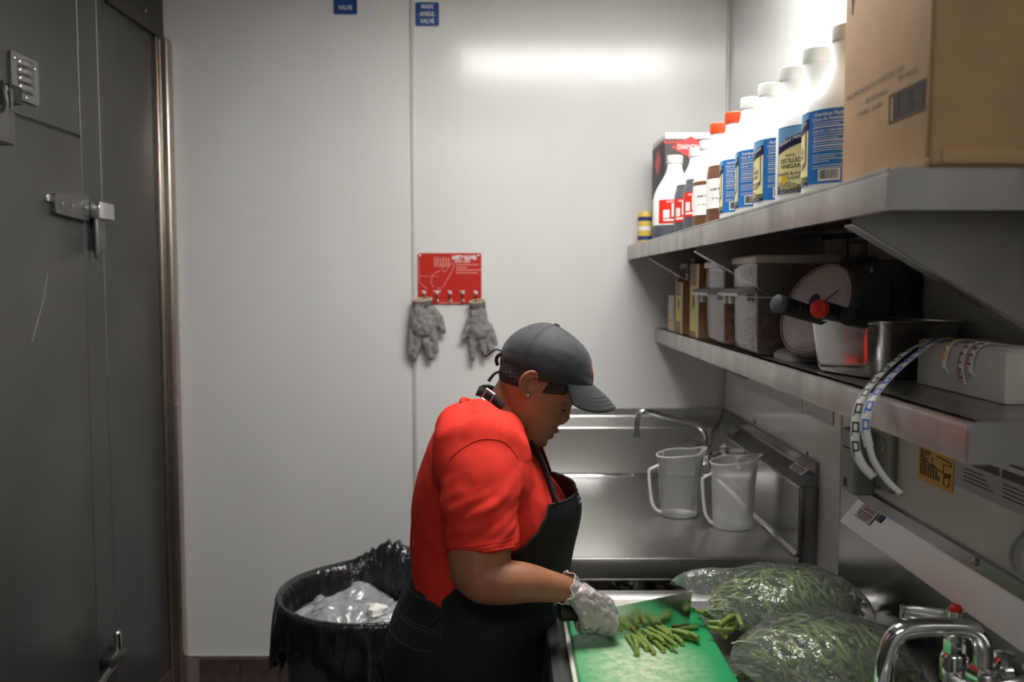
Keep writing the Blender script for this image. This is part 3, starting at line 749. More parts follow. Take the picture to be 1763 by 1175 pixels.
def sauce_jug(loc, label, liq, lev, lab, capm, ang, group, capz=.281):
    t = thing('sauce_jug', (0, 0, 0), label, 'jug', group)
    pf = jug_prof()
    up = [(r_, z_) for r_, z_ in pf if z_ > lev]; dn = [(r_, z_) for r_, z_ in pf if z_ <= lev]
    rr = dn[-1][0]
    MB().lathe(dn + [(rr, lev)], n=36).build('filled_bottle', liq, t)
    MB().lathe([(rr * .999, lev + .0003)] + up, n=36).build('empty_top', hdpe, t)
    MB().lathe([(.0245, .256), (.0255, .258), (.0255, capz), (.024, capz + .002), (0, capz + .002)], n=28, cap1=False).build('cap', capm, t)
    hp = cr([(-.014, 0, .238), (-.034, 0, .243), (-.052, 0, .234), (-.060, 0, .210), (-.062, 0, .180), (-.058, 0, .148)], 5)
    MB().tube(hp, .010, 12).build('handle', hdpe, t)
    z0, z1, m_ = lab
    lb = patch(t, 'label', -.062, .062, z0, z1, 0, 0, JR + .0008, m_, 20)
    r2 = JR + .0014
    if m_ is lab_red:
        for (a, b, c_, d) in ((-.045, -.025, z0 + .018, z0 + .045), (-.018, -.002, z0 + .022, z0 + .066), (-.045, .02, z0 + .008, z0 + .014)):
            patch(lb, 'print_block', a, b, c_, d, 0, 0, r2, white_ink, 4)
        wtext(lb, 'HEAVY SOY SAUCE', .008, 0, z1 - .008, 0, 0, r2, white_ink, .02)
        g = MB(); g.add([wrap(.03 + .009 * math.cos(q), z0 + .065 + .009 * math.sin(q), 0, 0, r2) for q in [i * math.pi / 7 for i in range(14)]], [list(range(14))]); g.build('print_block', white_ink, lb, False)
    else:
        wtext(lb, 'SESAME OIL', .007, -.012, (z0 + z1) / 2 + .01, 0, 0, r2, ink, .01)
        wtext(lb, 'NET 1 GAL', .005, -.012, (z0 + z1) / 2 - .012, 0, 0, r2, ink, .01)
        ln = MB(); x_ = .026
        while x_ < .042:
            w_ = random.choice((.0006, .001)); ln.grid([[wrap(x_, q, 0, 0, r2), wrap(x_ + w_, q, 0, 0, r2)] for q in (z0 + .012, z0 + .026)]); x_ += w_ + .0009
        ln.build('barcode', ink, lb, False)
    t.location = loc; t.rotation_euler.z = math.atan2(-loc[1], -loc[0]) + ang
    if m_ is lab_red: t.scale = (1, 1, .92)
    return t
for yy, xx, lb_, liq, lev, lab, cp, an, gr_ in (
        (2.19, .568, 'amber jug with orange cap and white label, next to the white vinegar jugs', amber, .150, (.045, .118, lab_white), orange_cap, -.55, 'orange-capped jugs'),
        (2.34, .566, 'mostly empty amber jug with orange cap and white label, farther from the vinegar jugs', amber, .128, (.040, .118, lab_white), orange_cap, -.5, 'orange-capped jugs'),
        (2.482, .569, 'grey-filled jug with red label beside the amber jugs', greyliq, .165, (.050, .125, lab_red), white_pl, -.4, 'red-labelled jugs'),
        (2.622, .569, 'grey-filled jug with red label in the middle of the three red-labelled jugs', greyliq, .165, (.045, .120, lab_red), white_pl, -.4, 'red-labelled jugs'),
        (2.77, .530, 'white half-empty jug with red label at the far left end of the shelf row', greyliq, .045, (.050, .130, lab_red), white_pl, .15, 'red-labelled jugs')):
    sauce_jug((xx, yy, UZ1 + .0005), lb_, liq, lev, lab, cp, an, gr_)
# black carton with red diamond
dc = thing('salt_carton', (.66, 3.07, UZ1), 'black carton with red diamond print behind the jugs at the end of the upper shelf', 'carton')
x0, x1, y0, y1, zh = .53, .80, 2.95, 3.20, UZ1 + .365
MB().box((x0, y0, UZ1 + .0005), (x1, y1, zh - .022), .003).build('box_body', mat('carton_black', (.035, .028, .026), .55), dc)
MB().box((x0 + .001, y0 + .001, zh - .022), (x1 - .001, y1 - .001, zh), .003).build('box_top', mat('carton_top', (.72, .71, .68), .6), dc)
redd = mat('diamond_red', srgb(214, 66, 66), .5)
def diamond(M, w_, h_):
    d_ = MB().prism([M @ V(p) for p in ((-w_, 0, 0), (0, -h_, 0), (w_, 0, 0), (0, h_, 0))], M.to_3x3() @ V((0, 0, .0008))).build('diamond', redd, dc, False)
    return d_
Mn = frame((.617, y0 - .0002, 2.053), (1, 0, 0), (0, 0, 1))
d_ = diamond(Mn, .066, .036)
text('lettering', 'DIAMOND', .022, Mn @ Matrix.Translation((0, 0, .0014)), mat('pink_white', srgb(250, 214, 210), .5), d_, .02, sx=.85)
Ms = frame((x0 - .0002, (y0 + y1) / 2, zh - .085), (0, -1, 0), (0, 0, 1))
diamond(Ms, .06, .045)
for xx, s_ in ((.557, 'KOSHER'), (.69, 'SALT')):
    text('lettering', s_, .016, frame((xx, y0 - .0008, zh - .033), (1, 0, 0), (0, 0, 1)), redd, dc, .02)
# yellow and blue tin at the very end
q = P(1117, 400, 3.2)
tn = thing('tin', (.520, 3.24, UZ1), 'yellow and blue tin mostly hidden at the far end of the upper shelf', 'tin')
MB().lathe([(.026, UZ1 + .001), (.028, UZ1 + .004), (.028, UZ1 + .12), (.026, UZ1 + .124)], Matrix.Translation((.515, 3.245, 0)), 24).build('tin_body', mat('tin_yellow', srgb(226, 196, 90), .4), tn)
for za, zb_, m_ in ((.02, .035, navy), (.055, .07, lab_white), (.09, .105, navy)):
    MB().lathe([(.0285, UZ1 + za), (.0285, UZ1 + zb_)], Matrix.Translation((.515, 3.245, 0)), 24, False, False).build('tin_band', m_, tn)

# big brown carton at the near end
kraft = mat('kraft', srgb(178, 144, 106), .75, vary=.06, vscale=14, bump=.1, bscale=120, bdist=.003)
kraft_in = mat('kraft_edge', srgb(150, 118, 84), .8)
cbx = thing('cardboard_carton', (.66, 1.16, UZ1), 'large brown cardboard carton with printed barcode at the near end of the upper shelf', 'carton')
X0 = .50; Yn, Yf = PX(1603, 260, X0).y, PX(1449, 260, X0).y
Zc = UZ1 + .001; Zt = Zc + .33
bx = MB().box((X0, Yn, Zc), (X0 + .31, Yf, Zt), .006, 3).build('box_walls', kraft, cbx)
MB().box((X0 + .012, Yn - .0035, Zc + .002), (X0 + .298, Yn + .001, Zc + .019), .002).build('bottom_flap', kraft, cbx)
MB().box((X0 - .002, Yn + .003, Zc + .012), (X0 + .003, Yn + .012, Zc + .31), .002).build('corner_fold', kraft_in, cbx)
Mc = lambda px, py: PX(px, py, X0 - .0008)
def ctext(s_, px, py, size):
    text('lettering', s_, size, frame(Mc(px, py), (0, -1, 0), (0, 0, 1)), mat('carton_ink', (.09, .075, .06), .8), cbx, .0, spacing=1.0)
ci = mat('carton_ink', (.09, .075, .06), .8)
ctext('HOLLAND HOUSE 5% WHITE DIST VGR', 1503, 146, .0105); ctext('BEST BY 05/06/22', 1508, 166, .0095); ctext('CH188871  US 4806', 1497, 189, .0095); ctext('87 K MAY 22', 1562, 128, .0095); ctext('f', 1468, 8, .045)
b4 = [Mc(1531, 164), Mc(1597, 129), Mc(1594, 184), Mc(1531, 213)]
ya, yb_ = b4[0].y, b4[1].y; za, zb_ = b4[3].z, b4[0].z
MB().box((X0 - .001, ya, zb_ - .0025), (X0 - .0003, yb_, zb_)).box((X0 - .001, ya, za), (X0 - .0003, yb_, za + .0025)).box((X0 - .001, ya - .0016, za), (X0 - .0003, ya, zb_)).build('barcode', ci, cbx, False)
g = MB(); y_ = ya - .012
while y_ > yb_ + .004:
    w_ = random.choice((.0008, .0012, .002)); g.box((X0 - .001, y_ - w_, za + .002), (X0 - .0003, y_, zb_ - .002)); y_ -= w_ + random.choice((.0008, .0014, .002))
g.build('barcode', ci, cbx, False)

# ------------------------------------------------------------------ things on the lower shelf
Z = LZ1 + .0006
def face_text(parent, s, size, c, m, bold=.01): return text('lettering', s, size, frame(c, (0, -1, 0), (0, 0, 1)), m, parent, bold)
# small boxes at the far end
yel = mat('yellow_label', srgb(206, 190, 60), .5)
sp_ = thing('spice_packet', (.60, 3.08, Z), 'small white box with red print at the far end of the lower shelf', 'packet')
MB().box((.576, 3.00, Z), (.66, 3.10, Z + .125), .002).build('box_body', mat('packet_white', srgb(196, 188, 176), .6), sp_)
MB().box((.575, 3.02, Z + .035), (.5758, 3.08, Z + .04)).build('print_line', redm, sp_, False)
bt = thing('sauce_bottle', (.615, 3.05, Z + .126), 'small clear bottle with white cap and pink label standing on the white spice box', 'bottle')
MB().lathe([(.022, 0), (.024, .004), (.024, .05), (.015, .065)], Matrix.Translation((.615, 3.05, Z + .126)), 20).build('bottle', mat('bottle_rose', srgb(150, 92, 86), .25), bt)
MB().lathe([(.025, .065), (.025, .08), (.0, .081)], Matrix.Translation((.615, 3.05, Z + .126)), 20, cap1=False).build('cap', white_pl, bt)
def small_box(y0, y1, h_, lab, label, xw=.12):
    t = thing('cardboard_box', (.63, (y0 + y1) / 2, Z), label, 'box')
    MB().box((.575, y0, Z), (.575 + xw, y1, Z + h_), .002).build('box_body', mat('kraft_dark', srgb(158, 126, 92), .75), t)
    a, b = lab
    s_ = MB().box((.574, y0 + (y1 - y0) * .28, Z + a), (.5752, y1 - (y1 - y0) * .12, Z + b)).build('yellow_label', yel, t, False)
    MB().box((.5735, y0 + (y1 - y0) * .45, Z + (a + b) / 2), (.5741, y1 - (y1 - y0) * .4, Z + b - .01)).build('print_line', ink, s_, False)
    MB().box((.5742, y0 + (y1 - y0) * .05, Z + .002), (.5752, y0 + (y1 - y0) * .25, Z + h_ - .004)).build('tape', mat('tape', srgb(196, 180, 152), .4), t, False)
    return t
small_box(2.84, 2.965, .172, (.04, .125), 'lower brown cardboard box with yellow sticker next to the white spice box')
small_box(2.60, 2.735, .228, (.02, .16), 'taller brown cardboard box with yellow sticker beside the clear food bins')
ts = thing('wrapped_bundle', (.64, 2.90, Z + .173), 'small bundle in clear plastic with a white tag on top of the lower brown box', 'bundle')
m_ = MB(); m_.lathe([(.004, 0), (.03, .006), (.036, .025), (.026, .05), (.010, .062), (.016, .075)], Matrix.Translation((.625, 2.88, Z + .173)), 18, fn=lambda a, z: 1 + .18 * math.sin(5 * a + z * 90))
m_.build('wrapping', mat('wrap_dark', (.18, .17, .16), .18), ts)
MB().obox(frame((.588, 2.90, Z + .225), (.7, -.3, .2), (0, .2, 1)), (.024, .014, .002), .0005, 1).build('tag', white_pl, ts)

def food_bin(y0, y1, h_, label, cont_m, lvl, xw=.245, heap='grain'):
    t = thing('food_bin', (.70, (y0 + y1) / 2, Z), label, 'food container', 'clear food bins on the lower shelf')
    x0 = .578; x1 = x0 + xw; cx, cy_ = (x0 + x1) / 2, (y0 + y1) / 2; w_, d_ = x1 - x0, y1 - y0
    loops = []
    for k, z in ((.90, 0), (.95, .004), (.965, .015), (.985, h_ * .58), (.99, h_ * .60), (1.0, h_ * .62), (1.0, h_ * .95), (1.03, h_ * .955), (1.03, h_ * .97)):
        loops.append([V((cx + a * k, cy_ + b * k, Z + z)) for a, b in rrect(w_, d_, .022)])
    o = MB().rings(loops, True, False).build('tub', film('bin_clear', (.62, .60, .58), .14, .12, bump=.05), t); 
    MB().rings([[V((cx + a * k, cy_ + b * k, Z + h_ * .97 + z)) for a, b in rrect(w_, d_, .024)] for k, z in ((1.04, -.004), (1.045, 0), (1.045, .010), (1.02, .014), (.98, .013))]).build('lid', mat('bin_lid', (.66, .64, .60), .35, alpha=1.), t)
    # moulding line and front handle bracket facing the aisle
    MB().rings([[V((cx + a * k, cy_ + b * k, Z + h_ * .60 + z)) for a, b in rrect(w_, d_, .022)] for k, z in ((.99, -.002), (1.008, -.001), (1.008, .001), (1.0, .002))], False, False).build('step_ridge', mat('bin_ridge', (.55, .53, .51), .25), t)
    hx = x0 - .002
    hb = MB(); prof = [(0, 0), (-.030, -.004), (-.040, -.014), (-.040, -.020), (-.028, -.016), (0, -.010)]
    hb.rings([[V((hx + a, yy, Z + h_ * .70 + b)) for a, b in prof] for yy in (cy_ - d_ * .40, cy_ + d_ * .40)])
    hd = hb.build('handle', mat('bin_handle', (.56, .55, .52), .25), t)
    MB().box((hx - .034, cy_ + d_ * .20, Z + h_ * .52), (hx - .022, cy_ + d_ * .28, Z + h_ * .66), .003).box((hx - .034, cy_ - d_ * .02, Z + h_ * .52), (hx - .022, cy_ + d_ * .06, Z + h_ * .66), .003).build('handle_clip', mat('bin_handle', (.5, .5, .5), .25), hd)
    MB().box((x0 - .0012, cy_ - d_ * .20, Z + h_ * .82), (x0 - .0002, cy_ + d_ * .16, Z + h_ * .90)).build('label', lab_white, t, False)
    text('lettering', 'DATE', .010, frame((x0 - .0016, cy_ - d_ * .02, Z + h_ * .86), (0, -1, 0), (0, 0, 1)), mat('grey_ink', (.4, .39, .37), .6), t, .0)
    # the contents: one heap nobody could count
    if heap == 'grain':
        loops = [[V((cx + a * k, cy_ + b * k, Z + z)) for a, b in rrect(w_, d_, .022)] for k, z in ((.86, .006), (.925, .012), (.945, lvl * .5), (.955, lvl * .97), (.80, lvl), (.3, lvl * 1.05))]
        c_ = MB().rings(loops).build('bin_contents', cont_m, t); c_['kind'] = 'stuff'
    else:
        g = MB()
        for i in range(520):
            px_ = cx + random.uniform(-.45, .45) * w_ * .93; py_ = cy_ + random.uniform(-.45, .45) * d_ * .93; pz_ = Z + .012 + random.random() * lvl
            d3 = V((random.gauss(0, 1), random.gauss(0, 1), random.gauss(0, .4))).normalized() * random.uniform(.012, .022); e3 = d3.orthogonal().normalized() * .004
            a_ = V((px_, py_, pz_)); up_ = d3.cross(e3).normalized() * .003
            lim = lambda v: V((min(max(v.x, x0 + .018), x1 - .018), min(max(v.y, y0 + .014), y1 - .014), max(v.z, Z + .010)))
            g.add([lim(a_ - d3), lim(a_ + e3), lim(a_ + d3), lim(a_ - e3), lim(a_ + up_), lim(a_ - up_)], [(0, 1, 4), (1, 2, 4), (2, 3, 4), (3, 0, 4), (1, 0, 5), (2, 1, 5), (3, 2, 5), (0, 3, 5)])
        c_ = g.build('bin_contents', cont_m, t, False); c_['kind'] = 'stuff'
    return t
food_bin(2.30, 2.545, .222, 'smaller clear lidded bin filled with orange-brown grains on the lower shelf', mat('grains', srgb(176, 122, 78), .8, vary=.45, vscale=220, bump=.8, bscale=260, bdist=.006), .13)
food_bin(1.995, 2.235, .226, 'larger clear lidded bin with dried red chillies next to the round scale', mat('chillies', srgb(110, 40, 26), .45, vary=.5, vscale=40), .075, heap='chilli')

# round dial scale
sc = thing('kitchen_scale', (.62, 1.83, Z), 'white dial scale with tilted round face standing behind the steel pan', 'scale')
n_s = V((-.956, -.335, .425)).normalized()
cdl = P(1406, 533, 1.82)
sc_white = mat('scale_white', (.42, .41, .39), .35)
bc_ = PZ(1376, 622, Z); bc_.x += .02; bc_.y += .04
MB().rings([[V((bc_.x + .03 + a * k, bc_.y + b * k, Z + z)) for a, b in rrect(.15, .15, .02)] for k, z in ((1, 0), (1, .010), (.90, .018), (.62, .026))]).build('base', sc_white, sc)
MB().tube([V((bc_.x + .03, bc_.y, Z + .02)), (cdl + V((bc_.x + .03, bc_.y, Z + .02))) / 2 - n_s * .02, cdl - n_s * .03], [.045, .04, .04], 20).build('neck', sc_white, sc)
Md = Matrix.Translation(cdl) @ n_s.to_track_quat('Z', 'Y').to_matrix().to_4x4()
RD = .102
MB().lathe([(RD * .6, -.036), (RD * .96, -.030), (RD, -.024), (RD, .004), (RD * .985, .007), (RD * .95, .006), (RD * .94, .002), (0, .002)], Md, 56, True, False).build('dial_housing', mat('scale_rim', (.30, .29, .28), .35), sc)
fc = MB().lathe([(RD * .935, .0035), (0, .0035)], Md, 56, False, False).build('dial_face', mat('dial_face', (.74, .70, .71), .45, vary=.06, vscale=30), sc)
tk = MB()
for i in range(80):
    a = 2 * math.pi * i / 80; l_ = .010 if i % 5 == 0 else .005
    tk.obox(Md @ Matrix.Rotation(a, 4, 'Z') @ Matrix.Translation((RD * .90 - l_ / 2, 0, .0042)), (l_, .0008, .0003))
tk.build('dial_ticks', mat('tick_grey', (.25, .24, .26), .6), fc, False)
MB().lathe([(.016, .0042), (.0, .0042)], Md @ Matrix.Translation((-.012, .018, 0)), 24, False, False).build('logo_disc', navy, fc)
MB().obox(Md @ Matrix.Rotation(.7, 4, 'Z') @ Matrix.Translation((.03, 0, .0048)), (.07, .002, .0006)).build('needle', ink, fc, False)

# steel hotel pan with knife and steel handles
pn = thing('steel_pan', (.70, 1.62, Z), 'deep steel pan with rolled rim holding black tool handles on the lower shelf', 'pan')
px0, px1, py0, py1 = .60, .80, 1.50, 1.72; ph = .102
cx, cy_ = (px0 + px1) / 2, (py0 + py1) / 2
lp = []
for kx, z, r_ in ((.80, .0, .045), (.86, .003, .045), (.89, .014, .040), (.95, ph - .012, .032), (.955, ph - .004, .032), (.97, ph, .034), (1.03, ph + .001, .036), (1.035, ph - .004, .036)):
    lp.append([V((cx + (a * .970 - b * .242) * kx, cy_ + (a * .242 + b * .970) * kx, Z + z)) for a, b in rrect(px1 - px0, py1 - py0, r_)])
solidify(MB().rings(lp, True, False).build('pan_body', mat('pan_steel', (.58, .57, .55), .2, 1., rvary=.05, vscale=6), pn), .0012)
blkp = mat('black_handle', (.018, .018, .018), .45); dgrey = mat('dark_grey_cap', (.085, .088, .09), .5)
def tool(name, label, a, b, r_, endm, hollow, body=blkp, tail=.05):
    t = thing(name, b, label, 'tool handle' if name != 'knife_sharpener' else 'sharpener')
    d_ = (a - b).normalized()
    if hollow:
        pts = [b, a - d_ * .004, a, a + d_ * .001, a - d_ * .03]
        MB().tube(pts, [r_, r_, r_ * .95, r_ * .72, r_ * .66], 24).build('handle', body, t)
        MB().tube([a - d_ * .02, a - d_ * .025], [r_ * .5, r_ * .5], 16).build('socket', black, t)
    else:
        MB().tube([b, b + (a - b) * .5, a - d_ * .045, a - d_ * .043, a - d_ * .040, a - d_ * .012], [r_ * .8, r_ * .9, r_ * .95, r_ * .86, r_ * .97, r_ * .97], 24).build('handle', body, t)
        MB().tube([a - d_ * .012, a - d_ * .004, a, a + d_ * .003], [r_ * .99, r_, r_ * .9, r_ * .6], 24).build('end_cap', endm, t)
    MB().tube([b, b - d_ * tail], [r_ * .35, r_ * .25], 10).build('shaft', steel_v, t)
tool('tool_handle', 'thick black handle with grey rounded end, leftmost in the steel pan', P(1336, 522, 1.60), P(1445, 556, 1.66) , .0175, dgrey, False)
tool('tool_handle', 'black handle with a bright red end cap in the steel pan', P(1407, 531, 1.52), P(1500, 556, 1.62), .0165, mat('red_cap', srgb(214, 48, 34), .4), False)
tool('tool_handle', 'black handle with a hollow end, rightmost in the steel pan', P(1460, 545, 1.49), P(1560, 566, 1.60), .0165, None, True)
tool('knife_sharpener', 'long dark sharpening steel lying along the back of the steel pan', P(1620, 541, 1.60), P(1740, 549, 1.63), .010, dgrey, False, tail=.02) if False else None

# white label box with label strips
lbx = thing('label_box', (.76, 1.33, Z), 'white cardboard label dispenser box with coloured label ends on the lower shelf', 'box')
bx0, bx1, by0, by1, bh_ = .69, .815, 1.195, 1.455, .074
carton_w = mat('label_box_white', (.52, .50, .46), .6, vary=.08, vscale=12)
MB().box((bx0, by0, Z), (bx1, by1, Z + bh_), .004).build('box_body', carton_w, lbx)
MB().box((bx0 + .006, by0 + .004, Z + bh_), (bx1 - .004, by1 - .004, Z + bh_ + .002), .001).build('box_lid', mat('label_box_lid', (.60, .585, .54), .6), lbx)
paper = mat('label_paper', (.74, .73, .70), .5)
mar = mat('label_maroon', srgb(120, 22, 26), .5); lblue = mat('label_blue', srgb(44, 96, 196), .5); lyel = mat('label_yellow', srgb(206, 172, 66), .5); lblk = mat('label_black', srgb(38, 32, 30), .5)
def ribbon(name, parent, path, w, wd, inks, n0=0, m=paper, step=.030, tail=.02):
    """paper strip with printed label frames; wd: width direction per point or constant"""
    pts = cr(path, 10); L_, R_ = [], []
    for i, p in enumerate(pts):
        tt = (pts[min(i + 1, len(pts) - 1)] - pts[max(i - 1, 0)]).normalized()
        d_ = (V(wd) - tt * V(wd).dot(tt)).normalized() * w / 2
        L_.append(p - d_); R_.append(p + d_)
    o = solidify(MB().grid([L_, R_]).build(name, m, parent), .0004)
    if inks is None: return o, pts
    s_ = [0]
    for a, b in zip(pts, pts[1:]): s_.append(s_[-1] + (b - a).length)
    def at(s, v):
        for i in range(len(s_) - 1):
            if s_[i + 1] >= s:
                u = (s - s_[i]) / (s_[i + 1] - s_[i]); break
        else: i, u = len(s_) - 2, 1
        p = L_[i] + (L_[i + 1] - L_[i]) * u; q = R_[i] + (R_[i + 1] - R_[i]) * u
        nn = (q - p).cross(L_[i + 1] - L_[i]).normalized()
        if nn.dot(EYE - p) < 0: nn = -nn
        return p + (q - p) * v + nn * .0007
    s = n0; tot = s_[-1]
    while s + .02 < tot - tail:
        g = MB()
        for (a, b, v0, v1) in ((0, .003, .1, .9), (.013, .016, .1, .9), (.003, .013, .1, .30), (.003, .013, .72, .9), (.016, .022, .1, .22)):
            g.add([at(s + a, v0), at(s + b, v0), at(s + b, v1), at(s + a, v1)], [(0, 1, 2, 3)])
        g.build('printed_frame', inks, o, False)
        s += step * .98
    return o, pts
Ys = 1.40
st = thing('label_strip', P(1500, 800, Ys), 'hanging paper strip of black-framed date labels, left one over the shelf edge', 'label strip')
ribbon('strip', st, [V((.70, 1.41, Z + bh_ + .004)), P(1596, 588, 1.40), P(1560, 606, 1.38), P(1515, 645, 1.355), P(1485, 685, 1.33), P(1474, 725, 1.32), P(1473, 770, 1.315), P(1484, 800, 1.31), P(1505, 822, 1.305)], .0135, (.8, -.45, .35), lblk)
st = thing('label_strip', P(1552, 850, Ys), 'hanging paper strip of blue-framed date labels, longer one with a bare tail', 'label strip')
ribbon('strip', st, [V((.71, 1.385, Z + bh_ + .004)), P(1610, 588, 1.375), P(1575, 612, 1.355), P(1532, 650, 1.33), P(1500, 692, 1.30), P(1490, 735, 1.29), P(1496, 770, 1.285)], .0135, (.8, -.45, .35), lblue)
ribbon('strip_tail', st, [P(1495, 765, 1.285), P(1505, 795, 1.283), P(1525, 825, 1.28), P(1551, 851, 1.275)], .010, (.7, -.5, .1), None)
for (yy, mm, ln_, lab_) in ((1.335, lyel, .5, 'short yellow-printed label end curling out of the white label box'), (1.285, mar, .75, 'short maroon-printed label strip curling over the edge of the white label box'), (1.26, mar, .45, 'second torn maroon-printed label end beside the longer maroon strip')):
    st = thing('label_strip', (bx0, yy, Z + bh_), lab_, 'label strip')
    o_, pts_ = ribbon('strip', st, [V((bx0 + .05, yy, Z + bh_ + .003)), V((bx0 + .01, yy, Z + bh_ + .008)), V((bx0 - .010, yy, Z + bh_ - .004)), V((bx0 - .016, yy, Z + bh_ - .03)), V((bx0 - .010, yy, Z + bh_ - .018 - .05 * ln_))], .015, (0, 1, 0), mm, .046, step=.024, tail=0.)

# ------------------------------------------------------------------ fixtures on the right wall
# dark wall box behind the scale, with a small folding arm on top
dk = mat('dark_box', (.045, .046, .042), .5)
wbx = thing('wall_box', PX(1500, 555, RX), 'dark grey box with a recessed square panel mounted on the wall behind the scale', 'wall box')
ya, yb_ = PX(1566, 500, RX - .03).y, PX(1425, 500, RX - .03).y
za, zb_ = PX(1560, 558, RX - .03).z, PX(1560, 446, RX - .03).z
ya2, yb2 = ya, PX(1470, 500, RX - .03).y
MB().box((RX - .045, ya, LZ1 + .045), (RX - .0005, yb_, zb_), .010, 3).build('housing', dk, wbx)
yc_ = (ya + yb_) / 2 - .05
for a, b in (((ya + .05, zb_ - .05), (yb_ - .12, zb_ - .042)), ((ya + .05, LZ1 + .06), (ya + .058, zb_ - .05)), ((yb_ - .128, LZ1 + .06), (yb_ - .12, zb_ - .05))):
    MB().box((RX - .049, a[0], a[1]), (RX - .044, b[0], b[1]), .002).build('panel_frame', mat('dark_box2', (.075, .075, .07), .45), wbx)
MB().lathe([(.007, 0), (.007, .003), (.003, .005)], frame((RX - .045, ya + .14, zb_ - .02), (0, -1, 0), (0, 0, 1)), 12).build('screw', screw_m, wbx)
ar = thing('folding_arm', PX(1472, 440, RX - .08), 'thin steel arm on a small upright bracket above the dark wall box', 'bracket')
pA, pB = P(1355, 411, 1.95), P(1503, 403, 1.95)
MB().tube([pA, P(1412, 407, 1.95)], .0012, 6).build('wire', steel_v, ar)
MB().tube([P(1412, 409, 1.95), pB], .006, 10).build('arm_rod', steel_dark, ar)
for px_ in (1458, 1490):
    a, b = P(px_, 410, 1.95), P(px_, 449, 1.95)
    MB().box((a.x - .004, a.y - .004, b.z), (a.x + .004, a.y + .02, a.z), .001).build('upright', steel_dark, ar)
a, b = P(1456, 412, 1.95), P(1492, 420, 1.95)
MB().box((a.x, a.y - .004, b.z), (b.x, a.y + .02, a.z), .002).build('clamp', mat('clamp', (.3, .29, .27), .3, 1.), ar)
a, b = P(1456, 444, 1.95), P(1492, 451, 1.95)
MB().box((a.x, a.y - .004, b.z), (RX - .001, a.y + .02, a.z), .002).build('foot', steel_dark, ar)

# grey dispenser
gd = thing('wall_dispenser', PX(1500, 865, RX), 'grey plastic dispenser box on the wall behind the hanging label strips', 'dispenser')
gp = mat('dispenser_grey', (.27, .27, .25), .45)
y0_, y1_ = PX(1546, 800, RX).y, PX(1468, 800, RX - .02).y
zt_, zb_ = PX(1530, 742, RX - .01).z, PX(1530, 848, RX - .01).z
MB().box((RX - .014, y0_, zb_), (RX - .0005, y1_, zt_), .004).build('back_plate', gp, gd)
xf = .77
y2_ = 1.90; y1_ = 1.985
zf0, zf1 = PX(1490, 868, xf).z, PX(1490, 752, xf).z
MB().box((xf, y2_, zf0), (RX - .012, y1_ - .004, zf1), .008, 3).build('front_cover', gp, gd)
MB().lathe([(.016, 0), (.016, .003), (.012, .004), (.012, .002), (.006, .002), (.005, .005)], frame((RX - .0140, y0_ + .045, zt_ - .035), (0, -1, 0), (0, 0, 1)), 24).build('lock', mat('lock_grey', (.33, .33, .31), .4), gd)
MB().box((xf - .0006, y1_ - .045, zf0 + .012), (xf + .001, y1_ - .025, zf0 + .032)).build('sticker', ink, gd, False)
MB().box((xf - .0006, y1_ - .055, zf0 + .10), (xf + .001, y1_ - .02, zf0 + .104)).build('print_line', ink, gd, False)

# stickers and label sheets on the wall
ys = thing('caution_sticker', PX(1612, 850, RX), 'yellow caution sticker with black print below the lower shelf', 'sticker')
ylw = mat('caution_yellow', srgb(214, 160, 20), .5)
y0_, y1_ = PX(1643, 800, RX).y, PX(1582, 800, RX).y; zt_, zb_ = PX(1582, 758, RX).z, PX(1582, 824, RX).z
MB().prism([V((RX - .0006, (y0_ + y1_) / 2 + a, (zt_ + zb_) / 2 + b)) for a, b in rrect(y1_ - y0_, zt_ - zb_, .006, 3)], (-.0008, 0, 0)).build('panel', ylw, ys)
Mx = lambda u, v, d=.0018: V((RX - d, y1_ + (y0_ - y1_) * u, zt_ + (zb_ - zt_) * v))
for i, s_ in enumerate(('NO OPERE', 'SIN EL', 'GUANTE', 'DE SEGURIDAD')):
    text('lettering', s_, .0125, frame(Mx(.06, .24 + .10 * i), (0, -1, 0), (0, 0, 1)), ink, ys, .02, align='LEFT', sx=.7)
for i in range(2):
    for k in range(7 + i):
        MB().obox(frame(Mx(.09 + .075 * k, .66 + .11 * i), (0, -1, 0), (0, 0, 1)), (.005, .011, .0004)).build('print_mark', ink, ys, False)
for path in ([(.42, .30), (.42, .52), (.74, .58), (.74, .36), (.95, .36), (.95, .28), (.55, .22)], [(.76, .58), (.76, .86), (.88, .88), (.93, .55)], [(.80, .56), (.80, .68)], [(.85, .56), (.85, .68)], [(.90, .54), (.90, .66)]):
    MB().tube([Mx(u, v) for u, v in path], .0010, 5).build('hand_drawing', ink, ys)
ws = thing('label_sheet', PX(1700, 860, RX), 'white printed instruction sheet on the wall beside the yellow sticker', 'sheet')
ya, yb_ = PX(1800, 850, RX).y, PX(1644, 800, RX).y; z1_, z0_ = PX(1650, 790, RX).z, PX(1650, 838, RX).z
MB().box((RX - .0012, ya, z0_), (RX - .0004, yb_ - .001, z1_)).build('paper', mat('sheet', (.40, .40, .41), .5), ws, False)
mk = mat('sheet_band', (.07, .055, .05), .6)
for a in range(2):
    yy0 = yb_ - .03 - a * .125
    MB().box((RX - .0016, yy0 - .115, z0_ + .048), (RX - .0013, yy0, z0_ + .062)).build('print_band', mk, ws, False)
    for k in range(4):
        MB().box((RX - .0016, yy0 - .10 + .01 * k, z0_ + .016 + .007 * k), (RX - .0013, yy0 - .004, z0_ + .0185 + .007 * k)).build('print_line', mk, ws, False)
    MB().box((RX - .0016, yy0 - .08, z0_ + .072), (RX - .0013, yy0 - .02, z0_ + .076)).build('print_line', mk, ws, False)
lab_names = ['farthest', 'middle', 'nearest']
la, lb2 = PX(1283, 655, RX), PX(1437, 712, RX)
